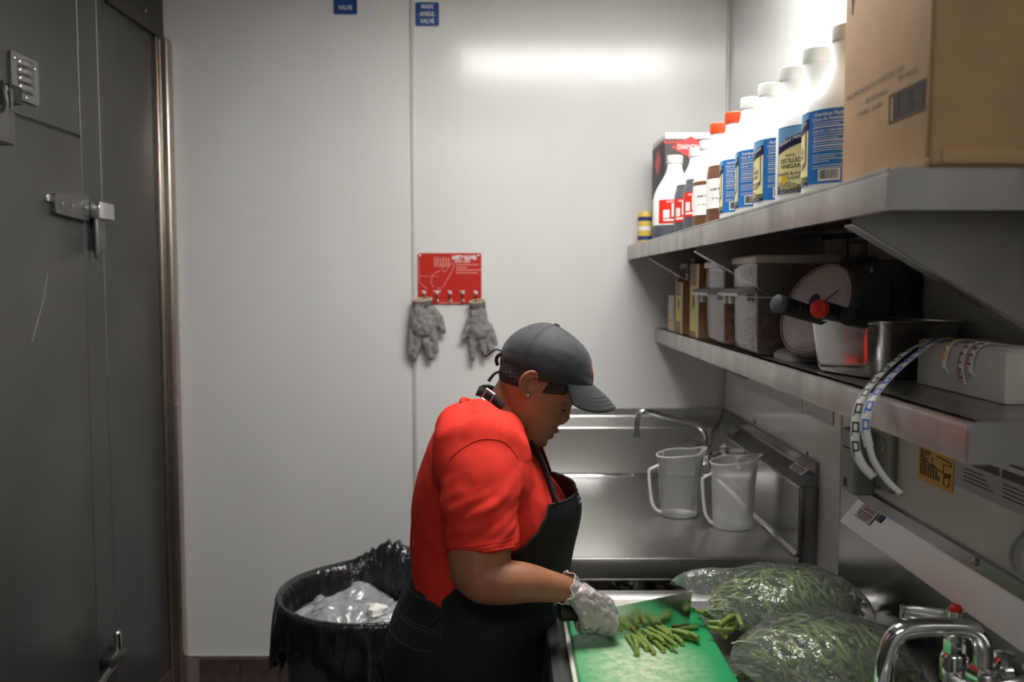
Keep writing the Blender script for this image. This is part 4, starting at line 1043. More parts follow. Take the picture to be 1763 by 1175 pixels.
seg = [la.y, la.y - (la.y - lb2.y) * .36, la.y - (la.y - lb2.y) * .72, lb2.y]
for i in range(3):
    o = thing('label_holder', (RX, seg[i], la.z), '%s pale plastic label strip on the wall under the lower shelf' % lab_names[i], 'label strip', 'label strips on the wall')
    MB().box((RX - .003, seg[i + 1] + .004, la.z - .026), (RX - .0005, seg[i], la.z + .02), .001, 1).build('holder', mat('holder', (.46, .45, .43), .4), o)
    g = MB()
    for k in range(9):
        yy = seg[i] - .02 - k * (seg[i] - seg[i + 1] - .05) / 9
        g.box((RX - .0036, yy - .012, la.z - .016), (RX - .003, yy, la.z - .012))
    g.build('print_marks', mat('faint', (.36, .35, .33), .5), o, False)
# pale cable loop
lp_ = thing('cable', PX(1745, 960, RX), 'pale grey cable curving down the wall above the prep table splash', 'cable')
MB().tube(cr([PX(1790, 890, RX - .006), PX(1765, 915, RX - .006), PX(1745, 940, RX - .006), PX(1741, 965, RX - .006), PX(1752, 990, RX - .006), PX(1785, 1012, RX - .006)], 6), .0035, 8).build('cord', mat('cable_grey', (.36, .36, .35), .5), lp_)
# ------------------------------------------------------------------ pitchers on the corner table
frost = film('frosted_pp', (.72, .73, .71), .16, .28, bump=.05)
frost2 = film('frosted_pp_dense', (.80, .80, .77), .38, .35, bump=.15)
frost_h = mat('frost_handle', (.70, .70, .68), .35)
def pitcher(px, py, wb, wt, topy, m, label, lip=.012):
    c = PZ(px, py - 6, TZ); k = c.y / 1500
    rb, rt = wb * k / 2, wt * k / 2
    h_ = (py - topy) * k * 1.0
    t = thing('pitcher', (c.x, c.y, TZ), label, 'pitcher', 'clear measuring pitchers')
    n = 40; rs = []
    def ring(r_, z, sp=0., lift=0.):
        out = []
        for j in range(n):
            a = 2 * math.pi * j / n; s_ = max(0, math.cos(a)) ** 10
            out.append(V((c.x + (r_ + sp * s_) * math.cos(a), c.y + r_ * .92 * math.sin(a), TZ + z + lift * (max(0, math.cos(a)) ** 4) - lift * .55 * max(0, -math.cos(a)))))
        return out
    for u, e in ((0, -.004), (.004, 0), (.03, .0), (.5, 0), (.85, 0), (.93, 0), (1.0, .002)):
        rs.append(ring(rb + (rt - rb) * u + e, .0008 + h_ * u, lip * max(0, (u - .8) / .2), .016 * max(0, (u - .8) / .2)))
    MB().rings(rs, True, False).build('body', m, t)
    MB().tube(rs[-1] + [rs[-1][0]], .0022, 8).build('rim', frost_h, t)
    MB().rings([ring(rb - .002, .0012), ring(rb - .0005, .006)], True, True).build('base', frost2, t)
    xl = c.x - rt
    hp = cr([V((c.x - rt + .004, c.y - .002, TZ + h_ * .80)), V((xl - .022, c.y - .004, TZ + h_ * .74)), V((xl - .026, c.y - .004, TZ + h_ * .66)), V((xl - .018, c.y - .004, TZ + h_ * .25)), V((xl - .004, c.y - .004, TZ + h_ * .10)), V((c.x - rb - .001, c.y - .002, TZ + h_ * .05))], 6)
    MB().tube(hp, .0048, 10).build('handle', frost_h, t)
    g = MB()
    for i in range(9):
        z_ = TZ + h_ * (.2 + .075 * i); r_ = rb + (rt - rb) * (.2 + .075 * i) + .0006
        for a0 in (-50,):
            g.tube([V((c.x + r_ * math.cos(R(a0 + d)), c.y + r_ * .92 * math.sin(R(a0 + d)), z_)) for d in range(0, 22 if i % 2 else 32, 4)], .0006, 4)
    g.build('measure_marks', frost_h, t)
    return t
pitcher(1169, 893, 62, 78, 783, frost, 'clear plastic measuring pitcher with handle, left one on the corner table')
pitcher(1261, 913, 68, 78, 795, frost2, 'cloudy frosted measuring pitcher with handle, right one on the corner table', .018)

# ------------------------------------------------------------------ faucet of the corner table
Yf = 2.97
fa = thing('faucet', P(1225, 800, Yf), 'chrome wall faucet with a long swing spout over the corner table', 'faucet')
MB().tube(cr([P(1214, 775, Yf), P(1214, 752, Yf), P(1208, 738, Yf), P(1190, 729, Yf), P(1150, 719, Yf), P(1120, 710, Yf), P(1106, 709, Yf), P(1098, 718, Yf), P(1096, 738, Yf), P(1096, 750, Yf)], 6), .0095, 14).build('spout', chrome, fa)
MB().tube([P(1096, 745, Yf), P(1096, 753, Yf)], .0115, 14).build('spout_tip', chrome, fa)
b0 = P(1214, 775, Yf); Xs = RX - .053
MB().tube([b0 + V((0, 0, .012)), b0 + V((0, 0, .0)), b0 + V((0, 0, -.03)), b0 + V((0, 0, -.05))], [.016, .018, .018, .012], 18).build('body', chrome, fa)
MB().tube([b0 + V((0, .10, -.025)), b0 + V((0, -.10, -.025))], .013, 14).build('cross_bar', chrome, fa)
for s_ in (-.10, .10):
    q = b0 + V((0, s_, -.025))
    MB().tube([q, V((Xs, q.y, q.z))], .012, 12).build('inlet', chrome, fa)
    MB().tube([V((Xs - .012, q.y, q.z)), V((Xs - .001, q.y, q.z))], [.022, .03], 20).build('flange', chrome, fa)
    vb = MB().tube([q + V((0, 0, -.015)), q + V((0, 0, .03))], [.016, .014], 14).build('valve', chrome, fa)
    e = q + V((-.055, -.01, .045))
    MB().tube([q + V((0, 0, .035)), q + V((-.03, -.004, .045)), e], [.007, .006, .008], 10).build('lever', chrome, vb)
# thin vertical supply behind it
MB().tube(cr([P(1222, 770, Yf), P(1226, 742, Yf + .06), P(1240, 722, Yf + .14), P(1247, 704, Yf + .22)], 5), .006, 10).build('supply_pipe', steel_v, fa)

# ------------------------------------------------------------------ stock pot under the corner table
pc = P(1185, 1000, 2.66); 
sp3 = thing('stock_pot', (pc.x, 2.66, .326), 'large open steel stock pot on the shelf under the corner table', 'pot')
zr = P(1185, 1009, 2.46).z
MB().lathe([(.17, .327), (.19, .332), (.196, .36), (.196, zr - .012), (.203, zr - .006), (.205, zr), (.200, zr + .002), (.190, zr - .004), (.188, .345), (.0, .342)], Matrix.Translation((pc.x, 2.66, 0)), 56, True, False).build('pot_body', mat('pot_steel', (.48, .46, .44), .22, 1.), sp3)
for s_ in (-1, 1):
    x_ = pc.x + s_ * .196
    MB().tube(cr([(x_, 2.61, zr - .06), (x_ + s_ * .03, 2.615, zr - .055), (x_ + s_ * .04, 2.66, zr - .05), (x_ + s_ * .03, 2.705, zr - .055), (x_, 2.71, zr - .06)], 5), .006, 10).build('handle', steel_v, sp3)

# ------------------------------------------------------------------ near faucet on the prep table splash
fx = .70
nf = thing('faucet', PX(1690, 1150, fx), 'big chrome faucet with red-capped lever on the prep table splash in front', 'faucet')
rb_ = PX(1691, 1160, fx); Yr = rb_.y
zt_ = PX(1640, 1076, fx).z
sp_pts = cr([P(1692, 1160, Yr), P(1693, 1120, Yr), P(1686, 1097, Yr), P(1664, 1083, Yr), P(1620, 1080, Yr), P(1575, 1082, Yr), P(1546, 1092, Yr), P(1530, 1120, Yr), P(1522, 1160, Yr), P(1518, 1215, Yr)], 7)
MB().tube(sp_pts, .0136, 18).build('spout', chrome, nf)
MB().tube([rb_ + V((0, 0, .012)), rb_ + V((0, 0, .004)), rb_ + V((0, 0, -.014)), rb_ + V((0, 0, -.05))], [.017, .021, .021, .016], 6).build('swivel_nut', chrome, nf)
vv = PX(1642, 1150, fx); Yv = vv.y; zv = vv.z
MB().tube([V((fx, Yv + .012, zv - .012)), V((fx, Yr - .16, zv - .012))], .0135, 16).build('cross_bar', chrome, nf)
for yy in (Yv, Yr - .14):
    q = V((fx, yy, zv))
    vb = MB().tube([q + V((0, 0, -.03)), q + V((0, 0, -.02)), q + V((0, 0, .018)), q + V((0, 0, .024))], [.012, .020, .021, .017], 20).build('valve', chrome, nf)
    MB().tube([q + V((0, 0, .024)), q + V((0, 0, .045))], .016, 6).build('hex_nut', chrome, vb)
    MB().tube([q + V((0, 0, .045)), q + V((0, 0, .075))], .010, 12).build('stem', chrome, vb)
    MB().tube([q + V((0, 0, -.01)), V((RX - .056, yy, zv - .01))], .013, 14).build('inlet', chrome, vb)
    MB().tube([V((RX - .075, yy, zv - .01)), V((RX - .066, yy, zv - .01)), V((RX - .0535, yy, zv - .01))], [.020, .034, .036], 24).build('flange', chrome, vb)
    hz_ = zv + .078
    dirv = V((-1, .35, 0)).normalized() if yy == Yv else V((-1, -.3, 0)).normalized()
    MB().obox(frame(q + V((0, 0, .080)) + dirv * .042, dirv, (0, 0, 1)), (.075, .024, .006), .002).build('lever', chrome, vb)
    MB().tube([q + V((0, 0, .070)), q + V((0, 0, .092))], [.013, .014], 16).build('lever_hub', chrome, vb)
    MB().tube([q + V((0, 0, .092)), q + V((0, 0, .098)), q + V((0, 0, .100))], [.0095, .0095, .007], 16).build('index_button', mat('red_button', srgb(170, 26, 22), .35) if yy == Yv else navy, vb)

# ------------------------------------------------------------------ rubbish bin with black liner
tcx, tcy, tr, tz = -.385, 2.46, .262, .715
bn = thing('trash_can', (tcx, tcy, 0), 'round dark grey plastic rubbish bin against the white wall behind the cook', 'trash can')
cang = mat('can_grey', (.055, .058, .062), .5)
MB().lathe([(.20, .0), (.206, .006), (.215, .1), (.250, tz - .06), (.252, tz - .05), (.262, tz - .045), (.262, tz - .005), (.260, tz), (.257, tz - .005), (.247, tz - .06), (.203, .03), (0, .02)], Matrix.Translation((tcx, tcy, 0)), 64, True, False).build('barrel', cang, bn)
for a in (R(-60), R(120)):
    c_ = V((tcx + .262 * math.cos(a), tcy + .262 * math.sin(a), tz - .12)); tn_ = V((-math.sin(a), math.cos(a), 0)); ou = V((math.cos(a), math.sin(a), 0))
    MB().obox(frame(c_ + ou * .008, tn_, (0, 0, 1)), (.12, .14, .03), .006).build('handle', cang, bn)
for a in range(0, 360, 30):
    p0_ = V((tcx + .2155 * math.cos(R(a)), tcy + .2155 * math.sin(R(a)), .1)); p1_ = V((tcx + .2505 * math.cos(R(a)), tcy + .2505 * math.sin(R(a)), tz - .07))
    MB().tube([p0_, p1_], .004, 6).build('rib', cang, bn)
linerm = mat('liner_black', (.012, .012, .012), .20, bump=.8, bscale=11, spec=.7, bdist=.04, stretch=(1, 1, .6))
n = 160; rows = []
prof = [(.215, .36, 0), (.222, .50, .3), (.232, .62, .4), (.242, .68, .2), (.251, .708, .1), (.263, .722, .05), (.270, .720, .05), (.274, .706, .1), (.275, .69, .3), (.279, .66, .7), (.284, .62, 1.0), (.286, .585, 1.2), (.284, .555, 1.3)]
bunch = math.atan2(.25, .035)
for i, (r_, z_, am) in enumerate(prof):
    ring = []
    for j in range(n):
        a = 2 * math.pi * j / n; d_ = math.atan2(math.sin(a - bunch), math.cos(a - bunch)); bu = math.exp(-(d_ / .36) ** 2)
        nz = mnoise.noise(V((math.cos(a) * 7, math.sin(a) * 7, z_ * 4))); nf_ = mnoise.noise(V((math.cos(a) * 26, math.sin(a) * 26, z_ * 6)))
        rr = r_ + am * (.016 * nz + .010 * nf_) + (-.012 * bu if i < 6 else .008 * bu)
        out = i >= 9
        zz = z_ + am * .012 * nz
        if i >= 9: zz += (i - 8) * .010 - (i - 8) * .020 * (1.0 + 1.0 * math.sin(a * 2.0 + 2.9) + 1.0 * nz)
        if 2 <= i <= 9: zz += bu * (.062 + .040 * nf_) * (1 - abs(i - 5.5) / 5)
        ring.append(V((tcx + rr * math.cos(a), tcy + rr * math.sin(a), zz)))
    rows.append(ring)
lo = MB().rings(rows, False, False).build('bin_liner', linerm, ang=80)
tag(lo, 'shiny black bin liner folded over the rim of the rubbish bin', 'bin liner')
solidify(lo, .0008)
filmw = film('bag_scrap', (.82, .84, .86), .32, .16, bump=.6, bscale=15, bdist=.03)
def scrap(cx, cy_, rx, ry, z, h_, seed, label, rot):
    rows = []; N_ = 26
    for i in range(N_ + 1):
        row = []
        for j in range(N_ + 1):
            u, v = i / N_ * 2 - 1, j / N_ * 2 - 1
            x_ = u * rx; y_ = v * ry; x_, y_ = x_ * math.cos(rot) - y_ * math.sin(rot), x_ * math.sin(rot) + y_ * math.cos(rot)
            q = V((u * 1.25 + seed, v * 1.25, seed * 1.7))
            zz = z + h_ * (1 - .5 * (u * u + v * v)) + h_ * .9 * abs(mnoise.noise(q)) - h_ * .35 * abs(mnoise.noise(q * 2.3))
            row.append(V((cx + x_ + .02 * mnoise.noise(q * 1.7), cy_ + y_ + .02 * mnoise.noise(q * 1.9 + V((5, 0, 0))), zz)))
        rows.append(row)
    o = MB().grid(rows).build('plastic_bag', filmw, ang=50)
    return tag(o, label, 'plastic bag')
scrap(tcx - .085, tcy + .01, .15, .12, .595, .080, 1.3, 'crumpled clear plastic bag at the left inside the rubbish bin', .4)
scrap(tcx + .10, tcy - .02, .13, .14, .590, .070, 4.1, 'crumpled clear plastic bag at the right inside the rubbish bin', -.3)
fd = tag(MB().lathe([(.012, 0), (.03, .008), (.026, .024), (.008, .032)], Matrix.Translation((tcx + .02, tcy - .06, .665)), 14, fn=lambda a, z: 1 + .25 * math.sin(3 * a + z * 60)).build('food_scrap', mat('scrap_white', (.72, .70, .64), .8, bump=.5, bscale=60)), 'lump of pale food scraps between the two bags in the bin', 'food scrap')

# ------------------------------------------------------------------ green beans
bean_m = mat('bean_green', srgb(116, 138, 66), .42, vary=.22, vscale=30, bump=.06, bscale=120, bdist=.003)
bean_m2 = mat('bean_green_deep', srgb(92, 120, 58), .42, vary=.22, vscale=30)
bean_end = mat('bean_cut', srgb(170, 186, 92), .6)
def bean_mesh(L, r, curve, seed, cut=0, m=bean_m):
    rnd = random.Random(seed); g = MB(); pts = []; rs = []
    K = 8
    for i in range(K + 1):
        u = i / K * 2 - 1
        pts.append(V((u * L / 2, curve * (1 - u * u) + .0015 * math.sin(u * 5 + seed), .001 * math.sin(u * 4 + seed * 2))))
        e0 = 1 if (cut and i == 0) else min(1, (i + .25) / 1.6); e1 = 1 if (cut and i == K) else min(1, (K - i + .25) / 1.6)
        rs.append(r * min(e0, e1) * (1 + .10 * math.sin(u * 9 + seed)))
    g.tube(pts, rs, 7)
    me = g.mesh('green_bean'); me.materials.append(m); me.materials.append(bean_end)
    me.shade_smooth()
    if cut:
        for p in me.polygons:
            if len(p.vertices) > 4: p.material_index = 1; p.use_smooth = False
    return me
BEANS = [bean_mesh(.105, .0042, .006, 1), bean_mesh(.12, .0045, .010, 2, m=bean_m2), bean_mesh(.095, .0040, -.004, 3), bean_mesh(.11, .0048, .013, 4), bean_mesh(.10, .0044, .002, 5, m=bean_m2), bean_mesh(.125, .0043, .008, 6)]
CUTS = [bean_mesh(1.0, .0052 / .06, .06, s_, 1) for s_ in range(4)]
def put_bean(me, loc, d, roll, label, group, name='green_bean', scale=None):
    o = bpy.data.objects.new(name, me); COL.objects.link(o)
    d = V(d).normalized(); M_ = frame((0, 0, 0), d, V((0, 0, 1)).cross(d) if abs(d.z) < .95 else (0, 1, 0))
    o.matrix_basis = Matrix.Translation(loc) @ M_ @ Matrix.Rotation(roll, 4, 'X')
    if scale: o.scale = scale
    return tag(o, label, 'green bean', group)
# cut beans on the board: end points in crop pixels of the photo (960,970) at 5.185x, and stacking height
cuts = [((620, 660), (700, 800), 0), ((668, 650), (705, 765), 1), ((690, 610), (855, 795), 0), ((715, 690), (790, 765), 0), ((765, 605), (830, 655), 1), ((815, 665), (940, 775), 0),
        ((825, 590), (1055, 735), 1), ((840, 640), (940, 705), 1), ((885, 570), (985, 645), 1), ((930, 562), (1015, 662), 1), ((1005, 600), (1160, 640), 1), ((1000, 635), (1110, 715), 0),
        ((1080, 655), (1245, 690), 0), ((1120, 615), (1245, 665), 1), ((940, 705), (1015, 762), 0), ((1070, 600), (1240, 575), 0), ((700, 660), (740, 720), 0), ((860, 690), (920, 740), 0)]
for i, (a, b, k) in enumerate(cuts):
    zz = BZ + .0055 + .009 * k
    p, q = PZ(960 + a[0] / 5.185, 970 + a[1] / 5.185, zz), PZ(960 + b[0] / 5.185, 970 + b[1] / 5.185, zz)
    L_ = (q - p).length + .006
    put_bean(CUTS[i % 4], (p + q) / 2, q - p, 0 if i % 2 else math.pi * .0, 'cut green bean in the heap in front of the cleaver blade', 'cut beans on the board', 'cut_bean', (L_, .06, .06))

def bag(cx, cy_, rx, ry, h_, label, gname, nb, seed, bias, open_dir=None, rot=0.):
    rnd = random.Random(seed); z0 = PZT + .001
    def H(u, v):
        r2 = u * u + v * v
        return h_ * max(0, 1 - r2 ** 1.3) ** .6
    def tow(u, v): 
        x_, y_ = u * rx, v * ry
        return cx + x_ * math.cos(rot) - y_ * math.sin(rot), cy_ + x_ * math.sin(rot) + y_ * math.cos(rot)
    lst = []
    for i in range(nb):
        for _ in range(50):
            u, v = rnd.uniform(-1, 1), rnd.uniform(-1, 1)
            if u * u + v * v < .78: break
        x_, y_ = tow(u, v); hh_ = H(u, v)
        lay = rnd.choice((.95, .88, .80)) if i > nb * .12 else rnd.uniform(.4, .7)
        a = bias(u, v) + rnd.gauss(0, .30)
        d = V((math.cos(a), math.sin(a), 0)); e = .08
        u2, v2 = u + d.x * e / rx * .5, v + d.y * e / ry * .5; u1, v1 = u - d.x * e / rx * .5, v - d.y * e / ry * .5
        d.z = (H(min(1, max(-1, u2)), min(1, max(-1, v2))) - H(min(1, max(-1, u1)), min(1, max(-1, v1)))) / e * lay * .9
        me = rnd.choice(BEANS)
        put_bean(me, V((x_, y_, z0 + .006 + hh_ * lay - .004)), d, rnd.uniform(0, 6.28), 'green bean packed in the %s' % gname, 'beans in the %s' % gname, scale=(.78, 1.08, 1.08))
    # the rest of the heap, buried under the beans one can pick out
    g = MB()
    for i in range(420):
        for _ in range(50):
            u, v = rnd.uniform(-1, 1), rnd.uniform(-1, 1)
            if u * u + v * v < .74: break
        x_, y_ = tow(u, v); hh_ = H(u, v) * rnd.uniform(.08, .82); a = bias(u, v) + rnd.gauss(0, .6)
        d = V((math.cos(a), math.sin(a), rnd.gauss(0, .1))) * .045; p = V((x_, y_, z0 + .007 + hh_))
        g.tube([p - d, p - d * .5 + V((0, 0, .002)), p + d * .5 + V((0, 0, .002)), p + d], [.002, .0045, .0045, .002], 5)
    st_ = g.build('bean_heap', bean_m2); st_['kind'] = 'stuff'; tag(st_, 'buried green beans at the bottom of the %s' % gname, 'beans')
    # clear film over the heap
    rows = []; n_r, n_a = 22, 90
    for i in range(n_r + 1):
        t_ = i / n_r; row = []
        for j in range(n_a):
            a = 2 * math.pi * j / n_a; r_ = t_ * (1.10 + .05 * mnoise.noise(V((math.cos(a) * 2, math.sin(a) * 2, seed))))
            u, v = r_ * math.cos(a), r_ * math.sin(a)
            x_, y_ = tow(u, v); q = V((x_ * 16, y_ * 16, seed))
            zz = z0 + .010 + (H(u / 1.14, v / 1.14) * 1.06) + (.008 * mnoise.noise(q) + .005 * abs(mnoise.noise(q * 2.7)) ) * (1 if t_ < .97 else .1)
            if open_dir is not None:
                d_ = math.atan2(math.sin(a - open_dir), math.cos(a - open_dir)); w_ = math.exp(-(d_ / .62) ** 2)
                m2 = max(0, (t_ - .45) / .55)
                zz += w_ * m2 * (.035 + .03 * math.sin(d_ * 3 + .9)); x_ += math.cos(open_dir + rot) * .075 * w_ * m2; y_ += math.sin(open_dir + rot) * .075 * w_ * m2
            row.append(V((x_, y_, max(z0 + .002, zz))))
        rows.append(row)
    m_ = MB(); m_.rings(rows[1:], False, False)
    m_.add([rows[0][0]] + rows[1], [[0, j + 1, (j + 1) % n_a + 1] for j in range(n_a)])
    o = m_.build('bean_bag', film('bag_clear', (.82, .86, .82), .11, .10, bump=.8, bscale=38, bdist=.012), ang=70)
    tag(o, label, 'plastic bag')
    return o
bag(.598, 1.800, .160, .120, .112, 'farther clear plastic bag of green beans with its mouth open towards the cleaver', 'farther clear bag', 135, 11, lambda u, v: 1.9 - u * 1.2, open_dir=math.pi * 1.04, rot=-.15)
bag(.585, 1.555, .155, .130, .098, 'nearer clear plastic bag bulging with green beans beside the chrome faucet', 'nearer clear bag', 135, 23, lambda u, v: 1.75 - u * .5)
# beans spilling out of the farther bag's mouth: crop pixels as above
loose = [((1275, 440), (1500, 550), 1), ((1320, 440), (1560, 370), 0), ((1345, 460), (1530, 500), 2), ((1380, 540), (1550, 570), 1), ((1480, 480), (1590, 430), 2), ((1470, 545), (1600, 470), 3), ((1575, 410), (1640, 550), 3),
         ((1420, 590), (1480, 640), 0), ((1500, 590), (1590, 520), 1), ((1430, 440), (1620, 380), 1), ((1540, 530), (1680, 480), 2), ((1400, 580), (1520, 590), 2)]
for i, (a, b, k) in enumerate(loose):
    zz = PZT + .030 + .008 * k
    p, q = PZ(960 + a[0] / 5.185, 970 + a[1] / 5.185, zz), PZ(960 + b[0] / 5.185, 970 + b[1] / 5.185, zz)
    L_ = max(.05, min((q - p).length + .02, .12))
    put_bean(CUTS[i % 4], (p + q) / 2, q - p, .3 * i, 'green bean poking out of the open bag mouth beside the board', 'beans at the bag mouth', 'green_bean', (L_, .068, .068))

# ------------------------------------------------------------------ cleaver
BLp, BRp = PZ(1044, 1097, BZ + .0015), PZ(1186, 1083, BZ + .0015)
TLp, TRp = P(1051, 1047, BLp.y + .004), P(1191, 1019, BRp.y + .004)
cv_ = thing('cleaver', (BLp + BRp) / 2, 'wide steel cleaver with black handle held upright in the gloved hand', 'cleaver')
bd = (BRp - BLp).normalized(); bn_ = bd.cross((TLp - BLp).normalized()).normalized()
if bn_.y > 0: bn_ = -bn_
m_ = MB()
q = [BLp, BRp, TRp, TLp]
m_.add([p + bn_ * (.0002 if i < 2 else .0014) for i, p in enumerate(q)] + [p - bn_ * (.0002 if i < 2 else .0014) for i, p in enumerate(q)], [(0, 1, 2, 3), (7, 6, 5, 4), (0, 4, 5, 1), (1, 5, 6, 2), (2, 6, 7, 3), (3, 7, 4, 0)])
m_.build('blade', mat('blade_steel', (.66, .66, .64), .16, 1., bump=.02, bscale=40), cv_, False)
HA, HB = P(1052, 1066, BLp.y + .003), P(963, 1054, BLp.y - .022)
hd_ = (HB - HA).normalized()
MB().tube([HA + hd_ * -.012, HA, HA + hd_ * .012], [.006, .008, .009], 14).build('bolster', steel_v, cv_)
hm = MB(); K = 10; rs = []
for i in range(K + 1):
    u = i / K; p = HA + hd_ * (.010 + u * ((HB - HA).length - .010)); sz = .0125 + .0015 * math.sin(u * 9) + .002 * (u > .85)
    rs.append([p + V((0, 0, 1)) * sz * 1.12 * math.sin(2 * math.pi * k / 20) + V((hd_.y, -hd_.x, 0)) * sz * .85 * math.cos(2 * math.pi * k / 20) for k in range(20)])
hm.rings(rs).build('handle', mat('cleaver_black', (.012, .012, .012), .5), cv_)
# ------------------------------------------------------------------ the cook
YM = 1.90  # cook's depths shifted back along the camera rays, limb and sleeve radii scaled up
skin = mat('skin', srgb(156, 104, 76), .44, vary=.10, vscale=26, bump=.10, bscale=260, sss=.12, spec=.45, bdist=.002)
lipm = mat('lip', srgb(112, 66, 56), .40)
shirt_m = mat('shirt_red', srgb(214, 55, 44), .9, vary=.04, vscale=14, bump=.12, bscale=420, bdist=.002, spec=.15)
apron_m = mat('apron_black', (.0065, .0065, .0065), .8, bump=.15, bscale=300, bdist=.003)
jean_m = mat('jean_black', (.0075, .0075, .0080), .75, vary=.3, vscale=10, bump=.2, bscale=380, bdist=.003)
cap_m2 = mat('cap_black', (.026, .026, .028), .72, vary=.12, vscale=18, bump=.15, bscale=340, bdist=.002, sheen=.1)
hair_m = mat('hair', (.022, .016, .013), .6, bump=1.0, bscale=220, bdist=.006)
glove_m = film('glove_film', (.88, .83, .80), .46, .22, bump=1.0, bscale=55, bdist=.008)

pe = thing('person', (P(800, 1175, YM).x, YM, 0), 'person in red shirt, black apron and cap, chopping with a cleaver', 'person')

def crN(rows, n=6):
    p = [tuple(r) for r in rows]; p = [tuple(2 * a - b for a, b in zip(p[0], p[1]))] + p + [tuple(2 * a - b for a, b in zip(p[-1], p[-2]))]; out = []
    for i in range(1, len(p) - 2):
        for k in range(n):
            t = k / n
            out.append(tuple(.5 * (2 * b + (c - a) * t + (2 * a - 5 * b + 4 * c - d) * t * t + (3 * b - a - 3 * c + d) * t ** 3) for a, b, c, d in zip(*p[i - 1:i + 3])))
    out.append(p[-2]); return out
def oring(bx, by, fx_, fy, w, off=0., n=64, e=.86, Yc=YM):
    B, Fp = P(bx, by, Yc), P(fx_, fy, Yc); c = (B + Fp) / 2; a = (Fp - B) / 2; al = a.length; an = a.normalized(); out = []
    for j in range(n):
        t = 2 * math.pi * j / n; cs, sn = math.cos(t), math.sin(t)
        f = lambda q: math.copysign(abs(q) ** e, q)
        out.append(c + an * (al + off) * f(cs) - V((0, 1, 0)) * (w + off) * f(sn))
    return out
# silhouette of the trunk in photo pixels: back x, y, front x, y, half width
TR = crN([(806, 694, 906, 758, .060), (788, 693, 915, 768, .092), (765, 712, 925, 782, .172), (746, 745, 937, 800, .198), (729, 788, 952, 824, .206), (715, 833, 976, 852, .201), (709, 880, 988, 886, .196),
          (708, 930, 978, 932, .182), (709, 972, 969, 985, .180), (716, 1004, 963, 1030, .182), (733, 1030, 958, 1056, .180)], 5)
# ---- body: one continuous skin surface
O = P(912, 660, YM); KP = .00127
HF = RT * .866 - UP * .5; HU = RT * .5 + UP * .866; HS = V((0, -1, 0))
def HL(f, u, s): return O + (HF * f + HU * u + HS * s) * KP
HEAD = [(-93, 62, 38, 10), (-89, 68, 22, 24), (-82, 74, 6, 33), (-74, 76.5, -6, 39), (-62, 76, -18, 46), (-50, 77.5, -28, 51), (-42, 78.5, -34, 54), (-35, 77.5, -40, 56), (-19, 75, -50, 59), (-6, 77, -57, 60.5), (6, 81, -59, 61), (20, 84, -61, 61), (45, 82, -62, 60), (70, 70, -52, 54), (90, 45, -36, 40), (101, 15, -20, 16)]
def head_pt(u, al, off=0.):
    f, b, w = lerp(HEAD, u)
    c, a = (f + b) / 2, (f - b) / 2 + off; w += off
    cs, sn = math.cos(al), math.sin(al)
    k = 1 - .16 * max(0, cs) ** 2
    F_ = c + a * math.copysign(abs(cs) ** .92, cs); S = w * math.copysign(abs(sn) ** .88, sn) * k
    if off == 0 or off < 2:
        g = lambda x, m, s: math.exp(-((x - m) / s) ** 2)
        if cs > 0:
            nw = 6.5 + 6.5 * min(1, max(0, (-u) / 24))
            npf = lerp([(-40, 0), (-35, 4.5), (-30, 10.5), (-24, 15), (-18, 16), (-9, 10), (0, 4.5), (7, 1.0), (14, 0)], u)[0] if -40 < u < 14 else 0
            F_ += npf * g(S, 0, nw)
            F_ += -6 * g(u, 4, 9) * g(abs(S), 27, 13) + 5.0 * g(u, -4, 5.5) * g(abs(S), 29, 10)
            F_ += 3.0 * g(u, 13, 5) * g(abs(S), 26, 18)
            F_ += 8.5 * g(u, -48.5, 5) * g(S, 0, 19) + 6.5 * g(u, -61, 5) * g(S, 0, 17) - 3.0 * g(u, -55, 2.2) * g(S, 0, 20) - 2 * g(u, -69, 3) * g(S, 0, 18)
            F_ += 4 * g(u, -80, 7) * g(S, 0, 15)
            F_ += 2.5 * g(u, -24, 12) * g(abs(S), 40, 14)
        S += math.copysign(3.5 * g(u, -26, 16) * max(0, cs + .3), S) if abs(S) > 20 else 0
    return F_, S
hm = MB(); rws = []
us = [-93 + 197 * i / 110 for i in range(111)]
for u in us:
    rws.append([HL(*(lambda q: (q[0], u, q[1]))(head_pt(u, 2 * math.pi * j / 110))) for j in range(110)])
hm.rings(rws)
for s_ in (-1, 1):
    hm.capsule([HL(81, -29, s_ * 8.5), HL(78, -28, s_ * 11)], 5.6 * KP, 12)          # nostril wings
    # ears: helix, inner fold, shell, lobe
    sd = lambda f, u, s: HL(f, u, s * s_)
    hx_ = cr([sd(5, 8, 60), sd(3, 18, 64), sd(-7, 25, 68), sd(-17, 19, 70), sd(-21, 5, 70), sd(-16, -7, 68), (sd(-7, -14, 65)), sd(0, -18, 63), sd(4, -13, 61)], 6)
    hm.tube(hx_, [3.3 * KP] * len(hx_), 10)
    ih = cr([sd(-5, 17, 64), sd(-12, 11, 66), sd(-13, 0, 65), sd(-7, -8, 63), sd(1, -9, 61)], 6); hm.tube(ih, 2.6 * KP, 8)
    sh = MB(); sh.lathe([(.3, -2.5), (.8, -2), (1, 0), (.8, 1.5), (.3, 1.6)], None, 24)
    hm.add([HL(-8 + v.x * 12 + v.y * 0, 4 + v.y * 19, s_ * (60.5 + v.z + (-(v.x) * 3))) for v in sh.v], sh.f)
    hm.capsule([sd(6, 2, 60), sd(5, -5, 60)], 3.6 * KP, 10)
    hm.capsule([sd(1, -15, 62), sd(3, -17, 61)], 4.2 * KP, 10)
